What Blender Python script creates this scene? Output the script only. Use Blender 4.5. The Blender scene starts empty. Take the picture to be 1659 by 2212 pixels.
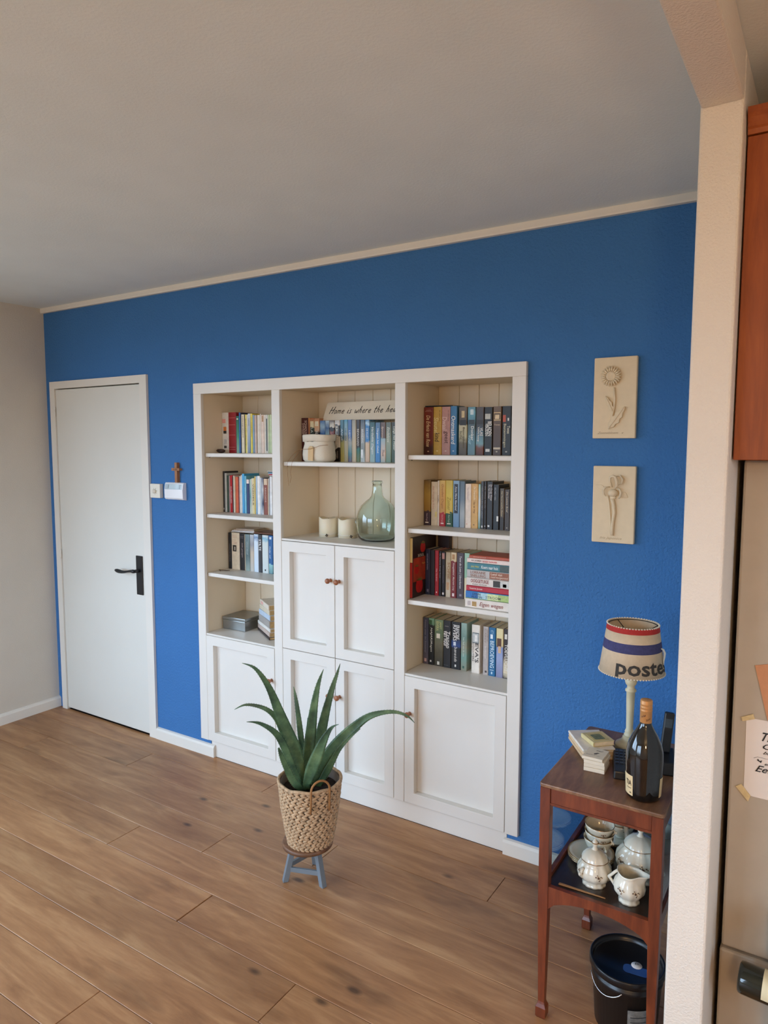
import bpy, bmesh, math, random
from mathutils import Vector, Matrix
random.seed(7)
PI = math.pi
scene = bpy.context.scene
COL = scene.collection

# ------------------------------------------------------------------ camera
cam_d = bpy.data.cameras.new('camera')
cam = bpy.data.objects.new('camera', cam_d)
COL.objects.link(cam)
cam_d.sensor_fit = 'HORIZONTAL'
cam_d.sensor_width = 36.0
cam_d.lens = 1520.78 / 1659.0 * 36.0
cam_d.clip_start = 0.02
_r = Vector((0.843184, 0.537624, 0.001083)).normalized()
_f = Vector((-0.535247, 0.839641, -0.092270)).normalized()
_u = _r.cross(_f).normalized()
cam.matrix_world = Matrix(((_r.x, _u.x, -_f.x, 4.13358), (_r.y, _u.y, -_f.y, -2.59544),
                           (_r.z, _u.z, -_f.z, 1.66314), (0, 0, 0, 1)))
scene.camera = cam

# ------------------------------------------------------------------ sky, daylight, exposure
SKY = 9.4
LAMP = 86.0      # glow of the added warm lamp, unseen behind the camera
world = bpy.data.worlds.new('overcast_sky')
scene.world = world
world.use_nodes = True
wn = world.node_tree
wn.nodes.clear()
w_out = wn.nodes.new('ShaderNodeOutputWorld')
w_bg = wn.nodes.new('ShaderNodeBackground')
w_tc = wn.nodes.new('ShaderNodeTexCoord')
w_sep = wn.nodes.new('ShaderNodeSeparateXYZ')
w_ramp = wn.nodes.new('ShaderNodeValToRGB')
w_ramp.color_ramp.elements[0].position = 0.47
w_ramp.color_ramp.elements[0].color = (0.13, 0.14, 0.14, 1)
w_ramp.color_ramp.elements[1].position = 0.53
w_ramp.color_ramp.elements[1].color = (0.68, 0.92, 1.22, 1)
w_map = wn.nodes.new('ShaderNodeMapRange')
w_map.inputs[1].default_value = -1
w_map.inputs[2].default_value = 1
wn.links.new(w_tc.outputs['Generated'], w_sep.inputs[0])
wn.links.new(w_sep.outputs[2], w_map.inputs[0])
wn.links.new(w_map.outputs[0], w_ramp.inputs[0])
wn.links.new(w_ramp.outputs[0], w_bg.inputs[0])
w_bg.inputs[1].default_value = SKY
wn.links.new(w_bg.outputs[0], w_out.inputs[0])

def portal(name, loc, rot, sx, sy):
    """daylight portal that fills one window opening (guides the sky light, adds none)"""
    l = bpy.data.lights.new(name, 'AREA')
    l.shape = 'RECTANGLE'
    l.size, l.size_y = sx, sy
    l.cycles.is_portal = True
    o = bpy.data.objects.new(name, l)
    o.location, o.rotation_euler = loc, rot
    COL.objects.link(o)

ROOM_X1, ROOM_Y0, H = 6.3, -5.0, 2.5
WIN_L = (-4.1, -1.45, 0.75, 2.35)        # window in the left wall: y0, y1, z0, z1
WIN_F = (0.3, 2.7, 0.30, 2.3)           # window in the front wall: x0, x1, z0, z1
WIN_R = (-3.2, -1.7, 1.0, 2.2)          # kitchen window in the right wall: y0, y1, z0, z1
portal('portal_left', (-0.02, (WIN_L[0]+WIN_L[1])/2, (WIN_L[2]+WIN_L[3])/2), (0, -PI/2, 0), WIN_L[3]-WIN_L[2], WIN_L[1]-WIN_L[0])
portal('portal_front', ((WIN_F[0]+WIN_F[1])/2, ROOM_Y0-0.02, (WIN_F[2]+WIN_F[3])/2), (PI/2, 0, 0), WIN_F[1]-WIN_F[0], WIN_F[3]-WIN_F[2])
portal('portal_right', (ROOM_X1+0.02, (WIN_R[0]+WIN_R[1])/2, (WIN_R[2]+WIN_R[3])/2), (0, PI/2, 0), WIN_R[3]-WIN_R[2], WIN_R[1]-WIN_R[0])

scene.view_settings.view_transform = 'Standard'
scene.view_settings.look = 'None'
scene.view_settings.gamma = 1.0
scene.view_settings.use_curve_mapping = False
scene.view_settings.exposure = 0.0

# ------------------------------------------------------------------ materials
def lin(c):
    return tuple((v/255/12.92 if v/255 <= 0.04045 else ((v/255+0.055)/1.055)**2.4) for v in c)

MATS = {}
def _new(name):
    m = bpy.data.materials.new(name)
    m.use_nodes = True
    nt = m.node_tree
    b = nt.nodes['Principled BSDF']
    return m, nt, b

def _coord(nt, scale=(1, 1, 1), kind='Object'):
    tc = nt.nodes.new('ShaderNodeTexCoord')
    mp = nt.nodes.new('ShaderNodeMapping')
    mp.inputs['Scale'].default_value = scale
    nt.links.new(tc.outputs[kind], mp.inputs[0])
    return mp.outputs[0]

def _noise(nt, vec, scale, detail=3, rough=0.55):
    n = nt.nodes.new('ShaderNodeTexNoise')
    n.inputs['Scale'].default_value = scale
    n.inputs['Detail'].default_value = detail
    n.inputs['Roughness'].default_value = rough
    nt.links.new(vec, n.inputs['Vector'])
    return n

def _ramp(nt, fac, stops, interp='LINEAR'):
    r = nt.nodes.new('ShaderNodeValToRGB')
    e = r.color_ramp.elements
    r.color_ramp.interpolation = interp
    while len(e) < len(stops):
        e.new(0.5)
    for el, (pos, c) in zip(e, stops):
        el.position = pos
        el.color = (*c, 1)
    nt.links.new(fac, r.inputs[0])
    return r

def _bump(nt, b, h, strength, dist):
    bp = nt.nodes.new('ShaderNodeBump')
    bp.inputs['Strength'].default_value = strength
    bp.inputs['Distance'].default_value = dist
    nt.links.new(h, bp.inputs['Height'])
    nt.links.new(bp.outputs[0], b.inputs['Normal'])

def plain(rgb, rough=0.5, metal=0.0, var=0.06, vscale=14.0, bump=None, coat=0.0, name=None, spec=0.5):
    """painted / moulded surface: a base colour with slight procedural variation"""
    key = (tuple(rgb), rough, metal, var, vscale, bump, coat, spec)
    if key in MATS:
        return MATS[key]
    m, nt, b = _new(name or 'paint_%02x%02x%02x' % tuple(int(v) for v in rgb))
    c = lin(rgb)
    vec = _coord(nt)
    n = _noise(nt, vec, vscale)
    r = _ramp(nt, n.outputs['Fac'], [(0.3, tuple(v*(1-var) for v in c)), (0.7, tuple(min(1, v*(1+var)) for v in c))])
    nt.links.new(r.outputs[0], b.inputs['Base Color'])
    b.inputs['Roughness'].default_value = rough
    b.inputs['Metallic'].default_value = metal
    b.inputs['Specular IOR Level'].default_value = spec
    b.inputs['Coat Weight'].default_value = coat
    if bump:
        n2 = _noise(nt, vec, bump[0], 2)
        _bump(nt, b, n2.outputs['Fac'], bump[1], bump[2])
    MATS[key] = m
    return m

def gradient(stops, rough=0.42):
    """printed cover: colour stops from foot to head with a little mottling"""
    key = ('grad', tuple((p, tuple(c)) for p, c in stops), rough)
    if key in MATS:
        return MATS[key]
    m, nt, b = _new('printed_cover')
    tc = nt.nodes.new('ShaderNodeTexCoord')
    sep = nt.nodes.new('ShaderNodeSeparateXYZ')
    nt.links.new(tc.outputs['Generated'], sep.inputs[0])
    n = _noise(nt, _coord(nt), 60.0, 4)
    ma = nt.nodes.new('ShaderNodeMath'); ma.operation = 'MULTIPLY_ADD'
    ma.inputs[1].default_value = 0.16
    nt.links.new(n.outputs['Fac'], ma.inputs[0])
    nt.links.new(sep.outputs[2], ma.inputs[2])
    mb = nt.nodes.new('ShaderNodeMath'); mb.operation = 'SUBTRACT'
    mb.inputs[1].default_value = 0.08
    nt.links.new(ma.outputs[0], mb.inputs[0])
    r = _ramp(nt, mb.outputs[0], [(p, lin(c)) for p, c in stops])
    nt.links.new(r.outputs[0], b.inputs['Base Color'])
    b.inputs['Roughness'].default_value = rough
    MATS[key] = m
    return m

def wood(name, dark, mid, light, grain=(1.2, 14, 14), scale=1.0, rough=0.45, knots=False, tone=0.0, bump=0.15, coat=0.0):
    if name in MATS:
        return MATS[name]
    m, nt, b = _new(name)
    tc = nt.nodes.new('ShaderNodeTexCoord')
    vec = tc.outputs['Object']
    oi = nt.nodes.new('ShaderNodeObjectInfo')
    add = nt.nodes.new('ShaderNodeVectorMath'); add.operation = 'MULTIPLY_ADD'
    comb = nt.nodes.new('ShaderNodeCombineXYZ')
    for i in range(3):
        nt.links.new(oi.outputs['Random'], comb.inputs[i])
    add.inputs[1].default_value = (37.0, 11.0, 5.0)
    nt.links.new(comb.outputs[0], add.inputs[0])
    nt.links.new(vec, add.inputs[2])
    mp = nt.nodes.new('ShaderNodeMapping')
    mp.inputs['Scale'].default_value = tuple(g*scale for g in grain)
    nt.links.new(add.outputs[0], mp.inputs[0])
    n1 = _noise(nt, mp.outputs[0], 2.2, 6, 0.62)
    n1.inputs['Distortion'].default_value = 0.6
    n2 = _noise(nt, mp.outputs[0], 9.0, 4, 0.6)
    mix = nt.nodes.new('ShaderNodeMath'); mix.operation = 'MULTIPLY_ADD'
    mix.inputs[1].default_value = 0.25
    nt.links.new(n2.outputs['Fac'], mix.inputs[0])
    sc = nt.nodes.new('ShaderNodeMath'); sc.operation = 'MULTIPLY'; sc.inputs[1].default_value = 0.75
    nt.links.new(n1.outputs['Fac'], sc.inputs[0])
    nt.links.new(sc.outputs[0], mix.inputs[2])
    r = _ramp(nt, mix.outputs[0], [(0.30, lin(dark)), (0.5, lin(mid)), (0.68, lin(light))])
    col = r.outputs[0]
    if knots:
        mp2 = nt.nodes.new('ShaderNodeMapping')
        mp2.inputs['Scale'].default_value = (1.5, 4.5, 1.0)
        nt.links.new(add.outputs[0], mp2.inputs[0])
        n3 = _noise(nt, mp2.outputs[0], 1.6, 3, 0.5)
        r3 = _ramp(nt, n3.outputs['Fac'], [(0.58, (1, 1, 1)), (0.74, (0.50, 0.45, 0.42))])
        mm = nt.nodes.new('ShaderNodeMixRGB'); mm.blend_type = 'MULTIPLY'; mm.inputs[0].default_value = 1.0
        nt.links.new(col, mm.inputs[1]); nt.links.new(r3.outputs[0], mm.inputs[2])
        vo = nt.nodes.new('ShaderNodeTexVoronoi')
        vo.inputs['Scale'].default_value = 1.0
        mp3 = nt.nodes.new('ShaderNodeMapping')
        mp3.inputs['Scale'].default_value = (2.4, 5.2, 0.001)
        nt.links.new(add.outputs[0], mp3.inputs[0]); nt.links.new(mp3.outputs[0], vo.inputs['Vector'])
        r4 = _ramp(nt, vo.outputs['Distance'], [(0.03, (0.12, 0.10, 0.10)), (0.085, (1, 1, 1))])
        mm2 = nt.nodes.new('ShaderNodeMixRGB'); mm2.blend_type = 'MULTIPLY'; mm2.inputs[0].default_value = 0.8
        nt.links.new(mm.outputs[0], mm2.inputs[1]); nt.links.new(r4.outputs[0], mm2.inputs[2])
        col = mm2.outputs[0]
    if tone:
        hs = nt.nodes.new('ShaderNodeHueSaturation')
        mr = nt.nodes.new('ShaderNodeMapRange')
        mr.inputs[3].default_value = 1 - tone
        mr.inputs[4].default_value = 1 + tone
        nt.links.new(oi.outputs['Random'], mr.inputs[0])
        nt.links.new(mr.outputs[0], hs.inputs['Value'])
        nt.links.new(col, hs.inputs['Color'])
        col = hs.outputs[0]
    nt.links.new(col, b.inputs['Base Color'])
    b.inputs['Roughness'].default_value = rough
    b.inputs['Coat Weight'].default_value = coat
    _bump(nt, b, n2.outputs['Fac'], bump, 0.002)
    MATS[name] = m
    return m

def plaster(name, rgb, scale, strength, rough=0.85, var=0.03):
    m, nt, b = _new(name)
    vec = _coord(nt)
    c = lin(rgb)
    n0 = _noise(nt, vec, 3.0)
    r = _ramp(nt, n0.outputs['Fac'], [(0.3, tuple(v*(1-var) for v in c)), (0.7, tuple(v*(1+var) for v in c))])
    nt.links.new(r.outputs[0], b.inputs['Base Color'])
    b.inputs['Roughness'].default_value = rough
    b.inputs['Specular IOR Level'].default_value = 0.3
    n = _noise(nt, vec, scale, 3, 0.6)
    _bump(nt, b, n.outputs['Fac'], strength, 0.006)
    return m

def clear_glass(name, tint, refl=0.10, depth_tint=1.0):
    """thin glazing: mostly transparent, fresnel reflection"""
    m, nt, b = _new(name)
    nt.nodes.remove(b)
    out = nt.nodes['Material Output']
    tr = nt.nodes.new('ShaderNodeBsdfTransparent')
    tr.inputs[0].default_value = (*lin(tint), 1)
    gl = nt.nodes.new('ShaderNodeBsdfGlossy')
    gl.inputs['Roughness'].default_value = 0.02
    lw = nt.nodes.new('ShaderNodeLayerWeight')
    lw.inputs[0].default_value = 0.5
    po = nt.nodes.new('ShaderNodeMath'); po.operation = 'POWER'; po.inputs[1].default_value = 3.0
    nt.links.new(lw.outputs['Facing'], po.inputs[0])
    ad = nt.nodes.new('ShaderNodeMath'); ad.operation = 'MULTIPLY_ADD'
    ad.inputs[1].default_value = 0.6
    ad.inputs[2].default_value = refl
    nt.links.new(po.outputs[0], ad.inputs[0])
    mx = nt.nodes.new('ShaderNodeMixShader')
    nt.links.new(ad.outputs[0], mx.inputs[0])
    nt.links.new(tr.outputs[0], mx.inputs[1])
    nt.links.new(gl.outputs[0], mx.inputs[2])
    nt.links.new(mx.outputs[0], out.inputs[0])
    return m

def solid_glass(name, rgb, rough=0.02):
    m, nt, b = _new(name)
    b.inputs['Base Color'].default_value = (*lin(rgb), 1)
    b.inputs['Transmission Weight'].default_value = 1.0
    b.inputs['Roughness'].default_value = rough
    b.inputs['IOR'].default_value = 1.45
    return m

WHITE = plain((225, 221, 213), 0.42, var=0.015, vscale=4, name='white_satin_paint')
CREAM = plain((228, 214, 188), 0.5, var=0.015, vscale=4, name='cream_satin_paint')
DOORW = plain((220, 219, 211), 0.45, var=0.015, vscale=3, name='white_door_paint')
TRIM = plain((226, 222, 213), 0.5, var=0.015, vscale=4, name='white_trim_paint')
BLUE = plaster('blue_plaster', (63, 116, 174), 95, 1.0)
OFFW = plaster('white_plaster', (208, 202, 190), 160, 0.25)
STUBW = plaster('white_rough_plaster', (224, 214, 200), 170, 0.5)
CEILM = plaster('ceiling_plaster', (226, 232, 230), 120, 0.18)
BLACK = plain((24, 24, 26), 0.38, var=0.05, name='black_lacquer')
PAGES = plain((214, 198, 168), 0.85, var=0.10, vscale=90, name='paper_pages')

# ------------------------------------------------------------------ mesh helpers
class MB:
    def __init__(self):
        self.v, self.f, self.sm = [], [], []
    def add(self, vs, fs, smooth=False):
        k = len(self.v)
        self.v += [tuple(p) for p in vs]
        self.f += [tuple(i+k for i in q) for q in fs]
        self.sm += [smooth]*len(fs)
        return self
    def box(self, x0, x1, y0, y1, z0, z1):
        vs = [(x0, y0, z0), (x1, y0, z0), (x1, y1, z0), (x0, y1, z0), (x0, y0, z1), (x1, y0, z1), (x1, y1, z1), (x0, y1, z1)]
        return self.add(vs, [(0, 3, 2, 1), (4, 5, 6, 7), (0, 1, 5, 4), (1, 2, 6, 5), (2, 3, 7, 6), (3, 0, 4, 7)])
    def hexa(self, b, t):
        """four bottom corners, four top corners, both counter-clockwise from above"""
        return self.add(list(b)+list(t), [(0, 3, 2, 1), (4, 5, 6, 7), (0, 1, 5, 4), (1, 2, 6, 5), (2, 3, 7, 6), (3, 0, 4, 7)])
    def lathe(self, prof, n=32, c=(0, 0, 0), flute=0, amp=0.0, smooth=True, cap=True):
        vs, fs = [], []
        for (r, z) in prof:
            for i in range(n):
                a = 2*PI*i/n
                rr = r*(1+amp*abs(math.cos(flute*a/2))) if flute else r
                vs.append((c[0]+rr*math.cos(a), c[1]+rr*math.sin(a), c[2]+z))
        for j in range(len(prof)-1):
            for i in range(n):
                fs.append((j*n+i, j*n+(i+1) % n, (j+1)*n+(i+1) % n, (j+1)*n+i))
        if cap:
            if prof[0][0] > 1e-5: fs.append(tuple(range(n-1, -1, -1)))
            if prof[-1][0] > 1e-5: fs.append(tuple(range((len(prof)-1)*n, len(prof)*n)))
        return self.add(vs, fs, smooth)
    def tube(self, pts, rad, n=8, flat=1.0, up=None, smooth=True, closed=False):
        """swept tube; rad may be a list; flat squeezes the section along its second axis"""
        P = [Vector(q) for q in pts]
        m = len(P)
        R = rad if isinstance(rad, (list, tuple)) else [rad]*m
        vs, fs = [], []
        ref = Vector(up) if up else None
        prev = None
        for i in range(m):
            if closed: t = P[(i+1) % m]-P[i-1]
            else: t = P[min(i+1, m-1)]-P[max(i-1, 0)]
            t.normalize()
            if ref is not None: a = ref-t*ref.dot(t)
            elif prev is None:
                a = Vector((0, 0, 1)) if abs(t.z) < 0.9 else Vector((1, 0, 0))
                a = a-t*a.dot(t)
            else: a = prev-t*prev.dot(t)
            a.normalize(); prev = a
            b = t.cross(a)
            for k in range(n):
                an = 2*PI*k/n
                vs.append(P[i]+b*(R[i]*math.cos(an))+a*(R[i]*flat*math.sin(an)))
        rng = m if closed else m-1
        for i in range(rng):
            for k in range(n):
                j = (i+1) % m
                fs.append((i*n+k, i*n+(k+1) % n, j*n+(k+1) % n, j*n+k))
        if not closed:
            fs.append(tuple(range(n-1, -1, -1)))
            fs.append(tuple(range((m-1)*n, m*n)))
        return self.add(vs, fs, smooth)
    def ball(self, c, r, n=10, m=6, rot=None):
        rx, ry, rz = r if isinstance(r, (list, tuple)) else (r, r, r)
        vs, fs = [], []
        for j in range(m+1):
            th = PI*j/m
            for i in range(n):
                a = 2*PI*i/n
                p = Vector((rx*math.sin(th)*math.cos(a), ry*math.sin(th)*math.sin(a), rz*math.cos(th)))
                if rot is not None: p = rot @ p
                vs.append((c[0]+p.x, c[1]+p.y, c[2]+p.z))
        for j in range(m):
            for i in range(n):
                fs.append((j*n+i, (j+1)*n+i, (j+1)*n+(i+1) % n, j*n+(i+1) % n))
        return self.add(vs, fs, True)
    def prism(self, poly, mapf, a, b, smooth=False):
        """extrude a 2D polygon from depth a to b; mapf(u, v, d) -> xyz"""
        n = len(poly)
        vs = [mapf(u, v, a) for u, v in poly]+[mapf(u, v, b) for u, v in poly]
        fs = [tuple(range(n)), tuple(range(2*n-1, n-1, -1))]
        fs += [(i, i+n, (i+1) % n+n, (i+1) % n) for i in range(n)]
        return self.add(vs, fs, smooth)
    def xf(self, M, start=0):
        for i in range(start, len(self.v)):
            self.v[i] = tuple(M @ Vector(self.v[i]))
        return self
    def build(self, name, mat, parent=None, off=(0, 0, 0), bevel=0.0, seg=1, fixn=True):
        me = bpy.data.meshes.new(name)
        ox, oy, oz = off
        me.from_pydata([(x-ox, y-oy, z-oz) for x, y, z in self.v], [], self.f)
        me.polygons.foreach_set('use_smooth', self.sm)
        if bevel or fixn:
            bm = bmesh.new(); bm.from_mesh(me)
            bmesh.ops.remove_doubles(bm, verts=bm.verts, dist=1e-6)
            if bevel:
                ed = [e for e in bm.edges if len(e.link_faces) == 2 and e.calc_face_angle(0) > 0.6]
                bmesh.ops.bevel(bm, geom=ed, offset=bevel, segments=seg, affect='EDGES', profile=0.5, clamp_overlap=True)
            bmesh.ops.recalc_face_normals(bm, faces=bm.faces)
            bm.to_mesh(me); bm.free()
        if mat: me.materials.append(mat)
        o = bpy.data.objects.new(name, me)
        COL.objects.link(o)
        if parent is not None: o.parent = parent
        return o

def tag(o, label=None, cat=None, group=None, kind=None):
    if label: o['label'] = label
    if cat: o['category'] = cat
    if group: o['group'] = group
    if kind: o['kind'] = kind
    return o

def thing(name, label, cat, loc=(0, 0, 0), rz=0.0, group=None):
    o = bpy.data.objects.new(name, None)
    o.empty_display_size = 0.05
    COL.objects.link(o)
    o.location = loc
    o.rotation_euler = (0, 0, rz)
    return tag(o, label, cat, group)

def struct_root(name, loc=(0, 0, 0)):
    o = bpy.data.objects.new(name, None)
    COL.objects.link(o)
    o.location = loc
    o['kind'] = 'structure'
    return o

def box_part(name, mat, parent, x0, x1, y0, y1, z0, z1, off=(0, 0, 0), bevel=0.0):
    return MB().box(x0, x1, y0, y1, z0, z1).build(name, mat, parent, off, bevel, fixn=False)

_txt = {}
def text_geo(s, shear=0.0, bold=False):
    """outline of a word in the built-in font as (verts2d, faces), box-normalised to 0..1"""
    key = (s, shear, bold)
    if key not in _txt:
        cu = bpy.data.curves.new('t', 'FONT')
        cu.body = s
        cu.shear = shear
        cu.resolution_u = 2
        cu.offset = 0.012 if not bold else 0.022
        o = bpy.data.objects.new('t', cu)
        me = o.to_mesh()
        vs = [(v.co.x, v.co.y) for v in me.vertices]
        fs = [tuple(p.vertices) for p in me.polygons]
        o.to_mesh_clear()
        bpy.data.objects.remove(o); bpy.data.curves.remove(cu)
        x0, x1 = min(v[0] for v in vs), max(v[0] for v in vs)
        y0, y1 = min(v[1] for v in vs), max(v[1] for v in vs)
        _txt[key] = ([((x-x0)/(x1-x0), (y-y0)/(y1-y0)) for x, y in vs], fs, (x1-x0)/(y1-y0))
    return _txt[key]

def text_part(name, s, mat, parent, origin, ux, uy, w, h, shear=0.0, off=(0, 0, 0)):
    """printed word: lower-left corner, direction of reading, direction up, width, height"""
    vs, fs, _ = text_geo(s, shear)
    o, ux, uy = Vector(origin), Vector(ux).normalized(), Vector(uy).normalized()
    mb = MB().add([o+ux*(u*w)+uy*(v*h) for u, v in vs], fs)
    return mb.build(name, mat, parent, off, fixn=False)

def ink(c):
    return plain(c, 0.6, var=0.02)

# ================================================================== SETTING
STRUCT = lambda o: tag(o, kind='structure')
# ---- floor: substrate plus individual oak planks
floor = STRUCT(box_part('floor', plain((40, 28, 20), 0.9), None, -0.1, ROOM_X1+0.1, ROOM_Y0-0.1, 0.3, -0.04, -0.0125))
OAK = wood('smoked_oak', (134, 90, 56), (164, 118, 78), (188, 144, 100), grain=(1.0, 7, 7), scale=1.0, rough=0.42, knots=True, tone=0.09, bump=0.10)
ROWS = []
y = -0.0005
edges = [-0.0005]
yy = -0.158
while yy > ROOM_Y0:
    edges.append(yy); yy -= 0.172
edges.append(ROOM_Y0)
known = {0: 1.88, 1: 3.14, 2: 0.412, 3: 2.02, 4: 1.64, 5: 2.265, 6: 2.805}
plank_meshes = {}
for k in range(len(edges)-1):
    y1, y0 = edges[k], edges[k+1]
    gap = 0.0009
    e = known.get(k, random.uniform(0.2, 2.0))
    L = 2.05
    cuts = [e+L*n for n in range(-4, 5)]
    cuts = [0.0]+[c for c in cuts if 0.12 < c < ROOM_X1-0.12]+[ROOM_X1]
    for a, b in zip(cuts[:-1], cuts[1:]):
        ga = 0.0010
        gb = 0.0032 if abs(b-2.265) < 0.01 else 0.0010
        w, d = b-a-ga-gb, y1-y0-2*gap
        key = (round(w, 3), round(d, 3))
        if key not in plank_meshes:
            o = MB().box(-w/2, w/2, -d/2, d/2, -0.012, 0).build('plank', OAK, floor, bevel=0.0012)
            plank_meshes[key] = o.data
        else:
            o = bpy.data.objects.new('plank', plank_meshes[key])
            COL.objects.link(o); o.parent = floor
        o.location = ((a+ga+b-gb)/2, (y0+y1)/2, 0)

# ---- walls
mb = MB()
T = 0.36
mb.box(-0.1, 0.06, 0, T, 0, H)                       # left of the door
mb.box(0.06, 0.941, 0, T, 2.05, H)                   # above the door
mb.box(0.06, 0.941, 0.12, T, 0, 2.05)                # behind the door
mb.box(0.941, 1.345, 0, T, 0, H)
mb.box(1.345, 3.105, 0, T, 1.962, H)                 # above the bookcase niche
mb.box(1.345, 1.3745, 0, T, 0, 0.0975)
mb.box(3.0805, 3.105, 0, T, 0, 0.0975)
mb.box(1.345, 3.105, 0.335, T, 0, 1.962)             # back of the niche
mb.box(3.105, 3.849, 0, T, 0, H)
wall_back = STRUCT(mb.build('wall_back', BLUE, fixn=False))

def wall_with_window(name, mat, plane, axis, lo, hi, win, thick):
    """plane axis 'x' or 'y': wall slab with one window opening"""
    m = MB()
    a0, a1, z0, z1 = win
    p0, p1 = sorted((plane, plane+thick))
    segs = [(lo, a0, 0, H), (a1, hi, 0, H), (a0, a1, 0, z0), (a0, a1, z1, H)]
    for s0, s1, c0, c1 in segs:
        if axis == 'x': m.box(p0, p1, s0, s1, c0, c1)
        else: m.box(s0, s1, p0, p1, c0, c1)
    return STRUCT(m.build(name, mat, fixn=False))
wall_left = wall_with_window('wall_left', OFFW, 0.0, 'x', ROOM_Y0, 0.0, WIN_L, -0.1)
wall_front = wall_with_window('wall_front', OFFW, ROOM_Y0, 'y', -0.1, ROOM_X1+0.1, WIN_F, -0.1)
wall_right = wall_with_window('wall_right', OFFW, ROOM_X1, 'x', ROOM_Y0, 0.0, WIN_R, 0.1)
STRUCT(box_part('wall_kitchen', OFFW, None, 3.936, ROOM_X1+0.1, 0, T, 0, H))
STRUCT(MB().box(3.849, 3.936, -0.87, T, 0, H).build('wall_partition', STUBW, bevel=0.006, seg=2))
STRUCT(box_part('ceiling', CEILM, None, -0.1, ROOM_X1+0.1, ROOM_Y0-0.1, T, H, H+0.1))
STRUCT(MB().box(3.851, 3.935, ROOM_Y0, -0.868, 2.395, H).build('trim_1', STUBW, bevel=0.005, seg=2))   # header over the opening

def window(name, axis, plane, win, thick, bars):
    r = struct_root(name, (0, 0, 0))
    a0, a1, z0, z1 = win
    def bx(nm, s0, s1, c0, c1, q=0.03):
        p0, p1 = plane-q, plane+q
        if axis == 'x': box_part(nm, TRIM, r, p0, p1, s0, s1, c0, c1)
        else: box_part(nm, TRIM, r, s0, s1, p0, p1, c0, c1)
    bx('window_frame', a0, a0+0.05, z0, z1); bx('window_frame', a1-0.05, a1, z0, z1)
    bx('window_frame', a0+0.05, a1-0.05, z0, z0+0.05); bx('window_frame', a0+0.05, a1-0.05, z1-0.05, z1)
    for k in range(1, bars):
        c = a0+(a1-a0)*k/bars
        bx('mullion', c-0.025, c+0.025, z0+0.05, z1-0.05)
window('window_1', 'x', -0.06, WIN_L, 0, 2)
window('window_2', 'y', ROOM_Y0-0.06, WIN_F, 0, 3)
window('window_3', 'x', ROOM_X1+0.06, WIN_R, 0, 2)

# ---- ceiling cornice along the blue wall, baseboards
prof = [(0, 0), (0.018, 0), (0.021, 0.006), (0.021, 0.028), (0, 0.028)]
STRUCT(MB().prism(prof, lambda u, v, d: (d, -u, H-0.028+v), 0.0, 3.849).build('trim_2', TRIM))
def baseboard(name, mapf, a, b, h=0.066, t=0.017):
    pr = [(0, 0), (t, 0), (t, h-0.014), (t-0.006, h-0.004), (0.002, h), (0, h)]
    return STRUCT(MB().prism(pr, mapf, a, b).build(name, TRIM))
baseboard('baseboard_left', lambda u, v, d: (u, d, v), -5.0, 0.0)
baseboard('baseboard_back', lambda u, v, d: (d, -u, v), 0.9475, 1.408)
baseboard('baseboard_right', lambda u, v, d: (d, -u, v), 3.068, 3.849)

# ---- door in its frame
door = struct_root('door_1', (0.5, 0, 0))
dof = (0.5, 0, 0)
fm = MB()
fm.box(0.054, 0.101, -0.015, 0.10, 0, 2.055)
fm.box(0.890, 0.947, -0.015, 0.10, 0, 2.055)
fm.box(0.101, 0.890, -0.015, 0.10, 2.012, 2.055)
fm.box(0.101, 0.890, 0.045, 0.10, 0.0, 2.012)
fm.build('door_frame', TRIM, door, dof, fixn=False)
MB().box(0.1035, 0.8875, -0.0075, 0.038, 0.012, 2.006).build('door_leaf', DOORW, door, dof, bevel=0.002)
for z in (1.845, 0.97):
    MB().lathe([(0.0001, 0), (0.005, 0), (0.005, 0.026), (0.0042, 0.027), (0.005, 0.028), (0.005, 0.056), (0.0001, 0.056)], 10, (0.1015, -0.0165, z)).build('hinge', TRIM, door, dof)
MB().box(0.815, 0.868, -0.0150, -0.0070, 0.822, 1.046).build('handle_plate', BLACK, door, dof, bevel=0.002)
hp = MB()
hp.tube([(0.842, -0.010, 0.962), (0.842, -0.045, 0.962)], 0.0095, 12)
hp.tube([(0.846, -0.050, 0.962), (0.835, -0.050, 0.962), (0.815, -0.051, 0.962), (0.790, -0.053, 0.958), (0.765, -0.054, 0.953), (0.74, -0.054, 0.951),
         (0.715, -0.053, 0.952), (0.695, -0.052, 0.954), (0.68, -0.051, 0.955), (0.676, -0.051, 0.955)],
        [0.009, 0.011, 0.008, 0.006, 0.0075, 0.0095, 0.0115, 0.0105, 0.007, 0.002], 12)
hp.build('door_handle', BLACK, door, dof)

# ================================================================== BOOKCASE
FX = [(1.318, 1.374), (1.852, 1.903), (2.546, 2.598), (3.076, 3.132)]
COLX = [(1.366, 1.860), (1.895, 2.553), (2.590, 3.085)]
FY, FB = -0.020, 0.0          # face frame front / back
D = 0.290
bc = thing('built_in_bookcase', 'white built-in bookcase with shelves and panelled doors set into the blue wall', 'bookcase', (2.225, 0.0, 0.0))
bo = (2.225, 0.0, 0.0)
MB().box(1.318, 3.132, FY, -0.0005, 1.932, 1.987).build('top_rail', WHITE, bc, bo, bevel=0.0015)
for i, (a, b) in enumerate(FX):
    zb = 0.092
    MB().box(a, b, FY, -0.0005, zb, 1.932).build('stile', WHITE, bc, bo, bevel=0.0015)
MB().box(1.3775, 3.078, 0.0005, 0.018, 0.0, 0.094).build('plinth', WHITE, bc, bo, bevel=0.001)
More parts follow.
